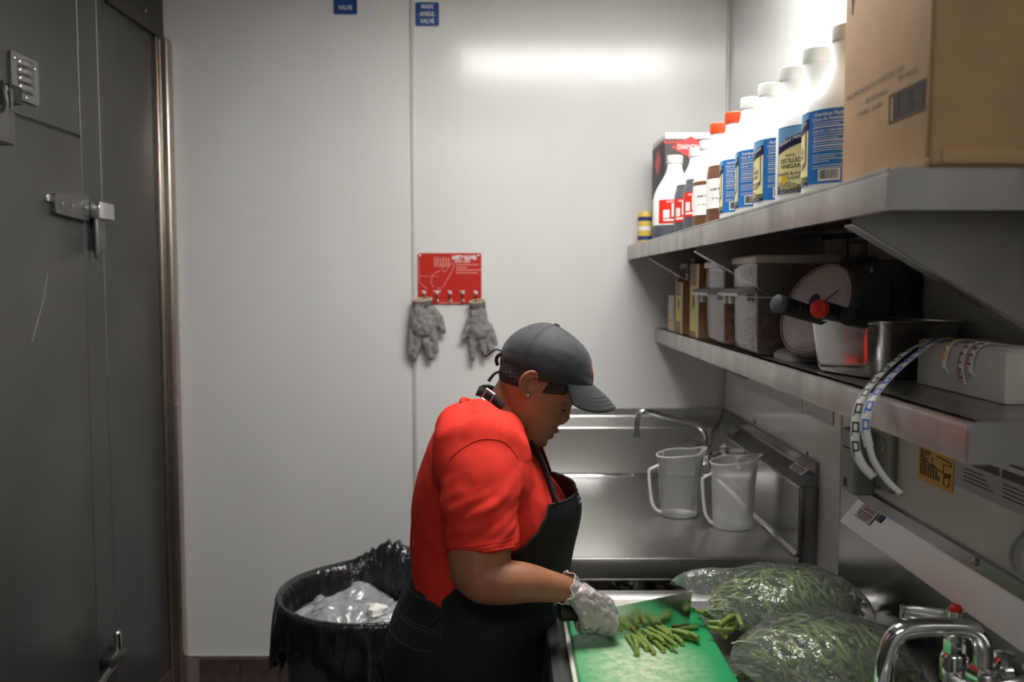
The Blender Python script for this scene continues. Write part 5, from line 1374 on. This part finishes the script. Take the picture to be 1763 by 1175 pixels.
# neck
nk = [((872, 668), (915, 735), .055), ((850, 686), (905, 752), .060), ((820, 708), (898, 775), .068), ((800, 740), (890, 800), .08)]
hm.rings([oring(*a, *b, w, n=40, e=1) for a, b, w in nk])
hm.capsule([HL(-12, -25, 0), P(868, 722, YM)], [.048, .055], 28)
# trunk core, legs
hm.rings([oring(bx + 8, by, fx_ - 14, fy, w - .012, n=48) for bx, by, fx_, fy, w in TR[::2]] + [oring(700, 1080, 930, 1105, .17, n=48), oring(705, 1180, 915, 1190, .17, n=48)])
hipx = P(800, 1180, YM).x
for s_ in (-1, 1):
    yy = YM + s_ * .085
    hm.capsule([(hipx, yy, .80), (hipx + .02, yy, .48), (hipx, yy, .10)], [.085, .055, .04], 16)
    hm.capsule([(hipx - .02, yy, .055), (hipx + .13, yy, .035)], [.035, .028], 12)
# right arm (near the camera)
arm_r = cr([P(832, 790, 1.730), P(829, 880, 1.675), P(826, 950, 1.650), P(830, 990, 1.635), P(862, 1002, 1.628), P(905, 1004, 1.645), P(945, 1010, 1.668), P(974, 1016, 1.682)], 6)
rr_ = [x_[0] for x_ in crN([(.064,), (.0625,), (.061,), (.0530,), (.0440,), (.0382,), (.0308,), (.0268,)], 6)]
hm.capsule(arm_r, rr_, 24)
hm.capsule([P(800, 985, 1.640), P(808, 1004, 1.635), P(822, 1012, 1.630)], [.030, .026, .024], 14)          # elbow
# right hand: palm and metacarpals, four fingers wrapped round the handle, thumb along the far side
wr_ = P(976, 1016, 1.684)
hu = V((0, 0, 1)); hc = V((hd_.y, -hd_.x, 0)).normalized()
if hc.y > 0: hc = -hc                     # towards the camera
def hring(s, a, r_):                       # point round the handle: s metres from the blade end, a degrees (0 camera side, 90 up)
    return HA + hd_ * s + (hc * math.cos(R(a)) + hu * math.sin(R(a))) * r_
hand = MB(); glo = MB()
def hadd(pts, rs, n=14, gl=.0022):
    hand.capsule(pts, rs, n); glo.capsule(pts, [q + gl for q in rs], n)
fing = [(.004, .0102, .034), (.025, .0105, .036), (.046, .0100, .034), (.065, .0090, .031)]      # index .. little finger
for i, (s, r_, kn) in enumerate(fing):
    K1 = hring(s + .010, 62 - 5 * i, kn + .004); K2 = hring(s, 4 - 6 * i, .0285 + (.002 if i < 2 else 0)); K3 = hring(s + .001, -72, .0255); K4 = hring(s + .002, -135, .0245); K5 = hring(s + .003, -185, .0235)
    hadd([K1, (K1 + K2) / 2 + hc * .002, K2], [r_ * 1.08, r_, r_]); hadd([K2, (K2 + K3) / 2 + (hc - hu) * .002, K3], [r_, r_ * .95, r_ * .92]); hadd([K3, K4, K5], [r_ * .92, r_ * .85, r_ * .75])
    hadd([wr_ + hd_ * -.012 + hu * (.004 - .005 * i) + hc * .004, (wr_ + K1) / 2 + hu * .006 + hc * .006, K1], [.0165, .0150, .0118])
hadd([wr_ - hc * .008, HA + hd_ * .05 + hu * .020 - hc * .010, HA + hd_ * .02 + hu * .022 - hc * .012], [.018, .016, .013])
hadd([wr_ - hc * .012, HA + hd_ * .045 + hu * .014 - hc * .022, HA + hd_ * .012 + hu * .012 - hc * .024, HA - hd_ * .010 + hu * .006 - hc * .018], [.016, .0135, .011, .0085])   # thumb
hm.add(hand.v, hand.f)
# left arm: hangs behind the trunk, hand resting on the table rim
arm_l = cr([P(835, 790, 2.065), P(828, 880, 2.120), P(835, 965, 2.120), P(860, 1000, 2.090), P(905, 1008, 2.030), P(932, 1018, 1.990)], 5)
hm.capsule(arm_l, [x_[0] for x_ in crN([(.058,), (.055,), (.050,), (.040,), (.030,), (.025,)], 5)], 20)
lh = arm_l[-1]
for i in range(4):
    k = lh + V((.055, .022 - .016 * i, -.006)); hm.capsule([lh + V((.004, .012 - .008 * i, 0)), k], [.015, .0105], 12)
    hm.capsule([k, k + V((.030 + .006 * (i in (1, 2)), 0, -.006)), k + V((.048 + .008 * (i in (1, 2)), 0, -.018))], [.0095, .0088, .0075], 12)
hm.capsule([lh + V((.008, -.014, -.002)), lh + V((.035, -.040, -.008)), lh + V((.055, -.048, -.014))], [.013, .0105, .0085], 12)
body = hm.build('body', [skin, lipm], pe); remesh(body, .003, 3)
HIv = Matrix((HF, HU, HS))
for p in body.data.polygons:
    d = (p.center - O) / KP; f, u, s = d.dot(HF), d.dot(HU), d.dot(HS)
    if f > 66 and abs(s) < 21 * (1 - ((u + 55) / 14) ** 2 * .4) and -65.5 < u < -45.5 + 1.5 * math.cos(s / 4): p.material_index = 1
# lids, lashes, brows
for s_ in (-1, 1):
    def fsurf(u, al):
        f, s = head_pt(u, al); return f, s
    lash = []; brow = []
    for k in range(9):
        al = R(17 + 19 * k / 8); u = -7.5 - 2.0 * math.sin(math.pi * k / 8)
        f, s = head_pt(u, al); lash.append(HL(f + .9, u, s * s_))
        al = R(10 + 30 * k / 8); u = 11 + 4 * math.sin(math.pi * k / 8 * .8)
        f, s = head_pt(u, al); brow.append(HL(f + .8, u, s * s_))
    MB().tube(lash, [.0012 + .0010 * math.sin(math.pi * k / 8) for k in range(9)], 6).build('eyelashes', hair_m, pe)
    MB().tube(brow, [.0012 + .0012 * math.sin(math.pi * (k + .5) / 9.5) for k in range(9)], 6).build('eyebrow', mat('brow', (.03, .019, .014), .8), pe)
es = HL(2.5, -13.5, 67)
MB().lathe([(.001, -.002), (.0019, -.001), (.0022, 0), (.0016, .0013), (.0004, .0020)], Matrix.Translation(es) @ HS.to_track_quat('Z', 'Y').to_matrix().to_4x4(), 12).build('earring', mat('stud', (.85, .84, .80), .12, .6), pe)

# ---- cap
CF = [(95, 51), (90, 60), (83, 71), (75, 82), (64, 92.5), (48, 100.5), (22, 107), (-9, 109)]
CB = [(-57, -2), (-66, 16), (-70, 30), (-69.5, 45), (-64, 63), (-52, 82), (-34, 99), (-11, 109)]
CS_ = [(67, 22), (70, 38), (69, 52), (66, 66), (59, 80), (46, 94), (26, 104), (1.0, 109)]
CF, CB, CS_ = crN(CF, 6), crN(CB, 6), crN(CS_, 6)
def cap_pt(t, al, off=0.):
    x = t * 42; i = min(41, int(x)); k = x - i
    g = lambda T: (T[i][0] + (T[i + 1][0] - T[i][0]) * k, T[i][1] + (T[i + 1][1] - T[i][1]) * k)
    (ff, fu), (bf, bu), (sw, su) = g(CF), g(CB), g(CS_)
    cs, sn = math.cos(al), math.sin(al)
    c, a = (ff + bf) / 2, (ff - bf) / 2
    mu = (fu + bu) / 2; u = mu + (fu - bu) / 2 * cs + (su - mu) * sn * sn
    # centre shift so that the pole stays put
    return c + (a + off) * cs, u + off * t, (sw + off) * sn
def cap_w(t, al, off=0.): f, u, s = cap_pt(t, al, off); return HL(f, u, s)
cm_ = MB(); rws = []
for i in range(31):
    t = i / 30; rws.append([])
    for j in range(96):
        al = 2 * math.pi * j / 96
        p = cap_w(t, al); wr2 = .0012 * mnoise.noise(V((math.cos(al) * 2.2, math.sin(al) * 2.2, t * 9))) * (1 - t) + .0010 * mnoise.noise(V((math.cos(al) * 4, math.sin(al) * 4, t * 22))) * max(0, .6 - t)
        rws[-1].append(p + (p - HL(10, 40, 0)).normalized() * wr2)
cm_.rings(rws, False, True)
crown = solidify(cm_.build('cap', cap_m2, pe), .002)
for al in (R(52), R(122), -R(52), -R(122), 0, math.pi):
    pts = [cap_w(.02 + .95 * k / 16, al, .6) for k in range(17)]
    MB().tube(pts, .0014, 6).build('seam', cap_m2, crown)
    st_ = MB()
    for sd_ in (-2.6, 2.6):
        for k in range(26):
            t = .03 + .86 * k / 26; dal = sd_ / 70 / max(.25, math.cos(t * 1.35))
            st_.tube([cap_w(t, al + dal, 1.0), cap_w(t + .018, al + dal, 1.0)], .0007, 4)
    st_.build('stitching', mat('stitch', (.10, .10, .105), .7), crown)
for al in (R(25), R(88), R(152), -R(25), -R(88), -R(152)):
    c_ = cap_w(.70, al, .4); n_ = (c_ - HL(5, 45, 0)).normalized()
    MB().lathe([(.0018, .0002), (.0034, .0008), (.0036, 0), (.0036, -.001)], Matrix.Translation(c_) @ n_.to_track_quat('Z', 'Y').to_matrix().to_4x4(), 14, True, False).build('eyelet', mat('eyelet', (.012, .012, .013), .6), crown)
pb = HL(-9, 109.5, 0)
MB().lathe([(.006, -.002), (.0072, 0), (.0070, .0025), (.004, .0042), (0, .0044)], Matrix.Translation(pb) @ HU.to_track_quat('Z', 'Y').to_matrix().to_4x4(), 18, True, False).build('button', cap_m2, crown)
# brim
rows_u = []
for i in range(15):
    r_ = i / 14; row = []
    for j in range(41):
        t = j / 20 - 1; th_ = t * R(90)
        f0, u0, s0 = cap_pt(.012, t * R(66))
        f1 = 72 + 77 * math.cos(th_); s1 = 67 * math.sin(th_); u1 = 37 + (149 - f1) * .10 - .0076 * s1 * s1
        e = r_ ** .9
        f, s, u = f0 + (f1 - f0) * e, s0 + (s1 - s0) * e, u0 + (u1 - u0) * e + 2.2 * math.sin(math.pi * r_) * (1 - t * t)
        row.append((f, u, s))
    rows_u.append(row)
bmh = MB().grid([[HL(*q) for q in row] for row in rows_u])
brim = solidify(bmh.build('brim', cap_m2, pe), .0035)
for r_i in (7, 9, 11, 13):
    MB().tube([HL(q[0], q[1] + 2.0, q[2]) for q in rows_u[r_i][3:38]], .0006, 4).build('stitching', mat('stitch', (.10, .10, .105), .7), brim)
# emblem on the front of the cap: red ring with pale middle
c_ = cap_w(.25, 0, .8); n_ = (cap_w(.25, 0, 3) - cap_w(.25, 0, 0)).normalized()
dd_ = (cap_w(.34, 0, .8) - cap_w(.16, 0, .8)).normalized(); n_ = dd_.cross(HS).normalized(); n_ = n_ if n_.dot(HF) > 0 else -n_; Mq = Matrix.Translation(c_ - n_ * .0012) @ n_.to_track_quat('Z', 'Y').to_matrix().to_4x4()
MB().lathe([(.021, -.003), (.021, .001), (.0175, .0015)], Mq, 30, True, True).build('emblem', mat('emblem_red', srgb(196, 40, 30), .6), crown)
MB().lathe([(.0135, .0016), (.0, .0018)], Mq, 24, False, False).build('emblem_centre', mat('emblem_centre', srgb(70, 74, 60), .6), crown)
# back strap with loose ends
MB().tube(cr([HL(-66, 22, 12), HL(-71, 14, 6), HL(-70, 6, 0), HL(-64, -1, -8)], 5), .0042, 8).build('strap', cap_m2, pe)
tail_ = cr([HL(-62, 24, 8), P(856, 602, YM - .01), P(847, 606, YM - .01), P(838, 613, YM - .01), P(833, 611, YM - .01), P(829, 604, YM - .01)], 6)
MB().tube(tail_, [.0021] * len(tail_), 8).build('braid', hair_m, pe)
tail_ = cr([HL(-52, -6, 5), P(853, 643, YM - .01), P(846, 650, YM - .01), P(841, 657, YM - .01)], 6)
MB().tube(tail_, [.0026 + .0012 * (i / len(tail_)) for i in range(len(tail_))], 8).build('braid', hair_m, pe)

# ---- hair at the nape and the temple, under the cap
def hair_patch(u0, u1, a0, a1, off, n=16):
    g = MB(); rows = []
    for i in range(n + 1):
        row = []
        for j in range(n + 1):
            u = u0(j / n) + (u1(j / n) - u0(j / n)) * i / n; al = R(a0 + (a1 - a0) * j / n)
            f, s = head_pt(u, al); e = off * min(1, 4 * min(i, n - i) / n + .05, 4 * min(j, n - j) / n + .05)
            c, w = HL(f, u, s), (HL(f, u, s) - HL(0, u, 0)).normalized()
            row.append(c + w * (e * KP + .0010 * abs(mnoise.noise(c * 240)) - .0006))
        rows.append(row)
    return g.grid(rows)
for s_ in (1, -1):
    hair_patch(lambda x: -20 + 12 * x * x + 1.5 * mnoise.noise(V((x * 30, 4, 2))), lambda x: 30, 180, 180 - s_ * 78, 3.4).build('hair', hair_m, pe)
    hair_patch(lambda x: 9 + 9 * (1 - x) - 10 * x + 1.5 * mnoise.noise(V((x * 30, 1, 2))), lambda x: 34, s_ * 50, s_ * 84, 1.8).build('hair', mat('hair_temple', (.038, .025, .018), .7, bump=1.0, bscale=220, bdist=.006), pe)

# ---- shirt
sm = MB(); sm.rings([oring(bx, by, fx_ - 6, fy, w, 0, 72) for bx, by, fx_, fy, w in TR])
slv = [(838, 768, 1.762, 0.0657), (833, 790, 1.740, 0.0763), (829, 825, 1.710, 0.0790), (828, 870, 1.685, 0.0779), (830, 915, 1.667, 0.0758), (831, 951, 1.655, 0.0747)]
def sleeve(rowz, mirror):
    pts = [P(x, y, Yq if not mirror else 2 * YM - Yq) for x, y, Yq, r_ in rowz]
    c = cr(pts, 5); rs = [q[0] for q in crN([(r_,) for *_, r_ in rowz], 5)]
    sm.tube(c, rs, 36)
    return c, rs
cR, rR = sleeve(slv, False)
sleeve(slv[:-1] + [(838, 935, 1.67, .072)], True)
for sg in (-1, 1):
    yq = lambda d: YM + sg * d
    sm.capsule([P(822, 722, yq(.07)), P(838, 752, yq(.12)), P(836, 772, yq(.155))], [.046, .064, .074], 24)
    sm.capsule([P(790, 735, yq(.09)), P(800, 765, yq(.14)), P(800, 810, yq(.165))], [.050, .066, .066], 24)
    sm.capsule([P(868, 745, yq(.09)), P(868, 775, yq(.13)), P(868, 830, yq(.15))], [.045, .058, .060], 24)
shirt = sm.build('shirt', shirt_m, pe); remesh(shirt, .0045, 36)
ax0, ax1 = cR[4], cR[-1]
me = shirt.data; nrm = [v.normal.copy() for v in me.vertices]
for v, nn in zip(me.vertices, nrm):
    q = v.co; px_, py_ = 872 + q.x * 890, 487 + (CAMH - q.z) * 872; near = q.y < 1.76     # approximate image pixel coordinates from x and z; folds are placed in them
    d = .0030 * mnoise.noise(q * 13) + .0016 * mnoise.noise(q * 32)
    if near and 755 < px_ < 900 and 800 < py_ < 960:      # diagonal folds in the sleeve
        k = min(1, (py_ - 800) / 60)
        d += k * min(1, max(0, (945 - py_) / 20)) * (.0085 * mnoise.noise(V(((px_ * .7 + py_ * .75) * .028, (px_ - py_) * .007, 3))) + .0055 * mnoise.noise(V(((px_ * .55 + py_ * .85) * .07, (px_ - py_) * .016, 9))))
    if py_ > 940 and px_ < 800: d += .003 * mnoise.noise(V((px_ * .05, py_ * .012, 1)))
    if 800 < py_ < 960 and px_ > 893: d += .004 * mnoise.noise(V(((px_ - py_ * .3) * .05, py_ * .006, 5)))
    v.co = q + nn * d
me.update()
def bvh_of(o): 
    return BVHTree.FromPolygons([v.co.copy() for v in o.data.vertices], [p.vertices[:] for p in o.data.polygons])
def on_mesh(bv, path, lift=.0008, n=6):
    out = []
    for p in cr([V((a, b, 0)) for a, b in path], n):
        d = ray(p.x, p.y).normalized(); h_ = bv.ray_cast(EYE, d)
        if h_[0] is not None: out.append(h_[0] - d * lift)
    return out
bvs = bvh_of(shirt)
seam_red = mat('seam_red', srgb(196, 36, 26), .85)
for path, r_ in (([(771, 800), (778, 787), (800, 770), (828, 757), (858, 758), (876, 768), (892, 790)], .0011), ([(766, 945), (800, 943), (850, 936), (888, 927)], .0008), ([(766, 955), (800, 954), (850, 948), (886, 941)], .0020), ([(860, 760), (861, 730), (859, 700)], .0007)):
    pts = on_mesh(bvs, path, .0004)
    if len(pts) > 3: MB().tube(pts, r_, 6).build('seam', seam_red, shirt)
# collar rib
col_ = oring(796, 690, 917, 769, .074, .0, 60)
MB().tube(col_ + [col_[0]], .0065, 10).build('collar', shirt_m, shirt)
# print on the back of the shirt, just turning the corner
for (x_, y_, s_) in ((713, 836, 'E'), (711, 938, 'F'), (712, 928, '-')):
    h_ = bvs.ray_cast(EYE, ray(x_ + 1.5, y_).normalized())
    if h_[0] is not None:
        text('lettering', s_, .016, frame(h_[0] + h_[1] * .001, V((0, 0, 1)).cross(h_[1]), (0, 0, 1)), white_ink, shirt, .01)

# ---- trousers and shoes
PT = crN([(714, 980, 948, 1040, .176), (695, 1018, 940, 1062, .186), (672, 1072, 926, 1100, .196), (664, 1120, 918, 1140, .198), (667, 1175, 914, 1185, .198), (680, 1240, 915, 1240, .195)], 4)
tm = MB(); tm.rings([oring(*q, 0, 64) for q in PT])
for s_ in (-1, 1):
    yy = YM + s_ * .095
    tm.capsule([(hipx, yy, .76), (hipx + .02, yy, .48), (hipx + .005, yy, .11)], [.115, .085, .068], 24)
tro = tm.build('trousers', jean_m, pe); remesh(tro, .006, 5)
tn_ = [v.normal.copy() for v in tro.data.vertices]
for v, nn in zip(tro.data.vertices, tn_):
    v.co += nn * (.003 * mnoise.noise(v.co * 12) + .0015 * mnoise.noise(v.co * 40))
tro.data.update()
bvt = bvh_of(tro); zz8 = lambda u, v: (640 + u / 4.897, 960 + v / 4.897)
stm = mat('jean_stitch', (.05, .05, .052), .7)
for path in ([(310, 270), (400, 340), (590, 440)], [(205, 440), (350, 550), (590, 640)], [(210, 480), (360, 590), (590, 670)], [(140, 600), (200, 680), (300, 750), (400, 785), (510, 797)], [(300, 250), (380, 320), (590, 415)]):
    pts = on_mesh(bvt, [zz8(*p) for p in path], .0005)
    if len(pts) > 3: MB().tube(pts, .0008, 5).build('stitching', stm, tro)
for s_ in (-1, 1):
    yy = YM + s_ * .095
    so = MB(); rws = []
    for i in range(11):
        u = i / 10; x_ = hipx - .075 + .27 * u; hw_ = .036 + .010 * math.sin(math.pi * u) - .012 * (u > .9); ht = .095 - .05 * min(1, max(0, (u - .25) / .5)) - .02 * max(0, (u - .85) / .15)
        rws.append([V((x_, yy + hw_ * math.copysign(abs(math.cos(a)) ** .7, math.cos(a)), .002 + ht * (.5 + .5 * math.copysign(abs(math.sin(a)) ** .7, math.sin(a))))) for a in [2 * math.pi * k / 20 for k in range(20)]])
    so.rings(rws).build('shoe', black, pe)

# ---- apron
AT = crN([(709, 838, 986, 838, .188), (708, 862, 993, 862, .187), (708, 890, 990, 890, .186), (708, 930, 979, 932, .184), (709, 972, 970, 985, .182), (714, 1004, 962, 1030, .186), (696, 1040, 940, 1070, .200), (672, 1085, 930, 1110, .210), (664, 1130, 926, 1150, .214), (668, 1180, 924, 1190, .214), (700, 1290, 924, 1290, .200), (710, 1400, 922, 1400, .195), (715, 1480, 920, 1480, .19)], 5)
EDGE = [(820, 950), (838, 950), (860, 949), (890, 943), (915, 930), (935, 912), (952, 895), (975, 862), (1000, 820), (1020, 783), (1037, 763), (1100, 761), (1175, 762), (1600, 764)]
ac = []; n_c = 44
for (bx, by, fx_, fy, w) in AT:
    ring = oring(bx, by, fx_, fy, w, .007, 400)
    best = 1
    for j in range(1, 190):
        x_, y_ = proj(ring[j])
        if x_ <= lerp(EDGE, y_)[0]: best = j; break
    ac.append([ring[int(round(best - 2 * best * k / n_c)) % 400] for k in range(n_c + 1)])
for i, row in enumerate(ac):
    for k, p in enumerate(row):
        q = (k / n_c * 2 - 1)
        row[k] = p + V((1, -q, 0)).normalized() * (.004 * mnoise.noise(V((q * 4, p.z * 9, 2))) + .0025 * mnoise.noise(V((q * 11, p.z * 5, 7))))
apron = solidify(MB().grid(ac).build('apron', apron_m, pe), .003)
subsurf(apron, 1)
hem = mat('apron_hem', (.016, .016, .016), .8)
MB().tube([r_[0] for r_ in ac], .0028, 6).build('apron_hem', hem, apron); MB().tube([r_[-1] for r_ in ac], .0028, 6).build('apron_hem', hem, apron); MB().tube(ac[0], .003, 6).build('apron_hem', hem, apron)
def band(name, path, w, wd, m, parent, th_=.0018):
    pts = cr(path, 8); A_, B_ = [], []
    for i, p in enumerate(pts):
        tt = (pts[min(i + 1, len(pts) - 1)] - pts[max(i - 1, 0)]).normalized(); d_ = (V(wd) - tt * V(wd).dot(tt)).normalized() * w / 2
        A_.append(p - d_); B_.append(p + d_)
    return solidify(MB().grid([A_, B_]).build(name, m, parent), th_)
n1_ = ac[0][2]
for s_ in (1, -1):
    mr_ = lambda p: V((p.x, YM + s_ * (p.y - YM), p.z))
    # round the nape, down inside the neckline, to the corner of the bib
    pth = [P(822, 674, YM - .004), P(830, 676, YM - .030), P(845, 684, YM - .058), P(864, 703, YM - .074)]
    band('neck_strap', [mr_(p) for p in pth], .021, (.45, 0, .9), apron_m, apron)
    pth = [P(912, 762, 1.852), P(922, 778, 1.835), P(936, 802, 1.805), n1_ + V((.004, -.004, -.004))]
    band('bib_strap', [mr_(p) for p in pth], .016, (.6, -.75, .3), apron_m, apron)
# buckle on the neck strap
bk = P(842, 683, YM - .062); bx_ = (P(856, 694, YM - .07) - P(830, 675, YM - .05)).normalized(); by_ = V((.45, 0, .9)); by_ = (by_ - bx_ * by_.dot(bx_)).normalized(); bz_ = bx_.cross(by_)
if bz_.y > 0: bz_ = -bz_
Mb = Matrix(((bx_.x, by_.x, bz_.x, bk.x), (bx_.y, by_.y, bz_.y, bk.y), (bx_.z, by_.z, bz_.z, bk.z), (0, 0, 0, 1)))
g = MB()
for a, b, sz in (((-.012, 0), None, (.003, .025, .003)), ((.010, 0), None, (.0025, .025, .003)), ((-.001, .0115), None, (.024, .0025, .003)), ((-.001, -.0115), None, (.024, .0025, .003))):
    g.obox(Mb @ Matrix.Translation((a[0], a[1], .003)), sz, .0006, 1)
g.build('buckle', mat('buckle', (.75, .74, .72), .18, 1.), apron)
# pen clip on the bib
pc_ = P(987, 867, YM - .06); ux = (P(993, 855, YM - .06) - P(982, 878, YM - .06)).normalized()
pcM = frame(pc_ + V((.004, -.006, 0)), ux.cross(V((0, 1, 0))), ux)
MB().obox(pcM, (.012, .036, .008), .002).build('thermometer_clip', mat('clip_grey', (.16, .16, .16), .35, .5), apron)
MB().obox(pcM @ Matrix.Translation((-.0072, 0, .002)), (.0025, .034, .006), .0008).build('clip_edge', mat('clip_light', (.8, .8, .78), .3), apron)
# waist tie
tie = on_mesh(bvt, [zz8(590, 460), zz8(540, 520), zz8(492, 578)], .004)
if len(tie) > 2: band('waist_tie', tie[::4] if len(tie) > 8 else tie, .011, (.6, -.3, .7), mat('tie_black', (.022, .022, .022), .7), apron)

# ---- disposable glove with a loose cuff
gl = glo.build('glove', glove_m, pe); remesh(gl, .0028, 5)
dirw = (P(1000, 1032, 1.690) - P(958, 1006, 1.675)).normalized()
cut = wr_ - dirw * .004
bm = bmesh.new(); bm.from_mesh(gl.data)
bmesh.ops.delete(bm, geom=[v for v in bm.verts if (v.co - cut).dot(dirw) < 0], context='VERTS')
for v in bm.verts: v.co += v.normal * (.0030 * mnoise.noise(v.co * 75) + .0026 * abs(mnoise.noise(V((v.co.x * 150 + v.co.z * 90, v.co.y * 80, v.co.z * 60)))))
bm.to_mesh(gl.data); bm.free(); gl.data.update()
ex = dirw.orthogonal().normalized(); ey = dirw.cross(ex); rows = []
for i in range(9):
    u = i / 8; row = []
    for j in range(48):
        a = 2 * math.pi * j / 48; nz = mnoise.noise(V((math.cos(a) * 2.4, math.sin(a) * 2.4, u * 1.5)))
        r_ = .0270 + .0075 * u + .006 * nz * u + .0018 * math.sin(a * 9 + u * 6) * u
        row.append(wr_ + dirw * (.014 - .024 * u + .012 * nz * u) + (ex * math.cos(a) + ey * math.sin(a)) * r_)
    rows.append(row)
MB().rings(rows, False, False).build('glove_cuff', glove_m, gl, ang=80)
MB().tube(rows[-1] + [rows[-1][0]], .0009, 6).build('cuff_bead', mat('cuff_bead', (.75, .73, .70), .3), gl)
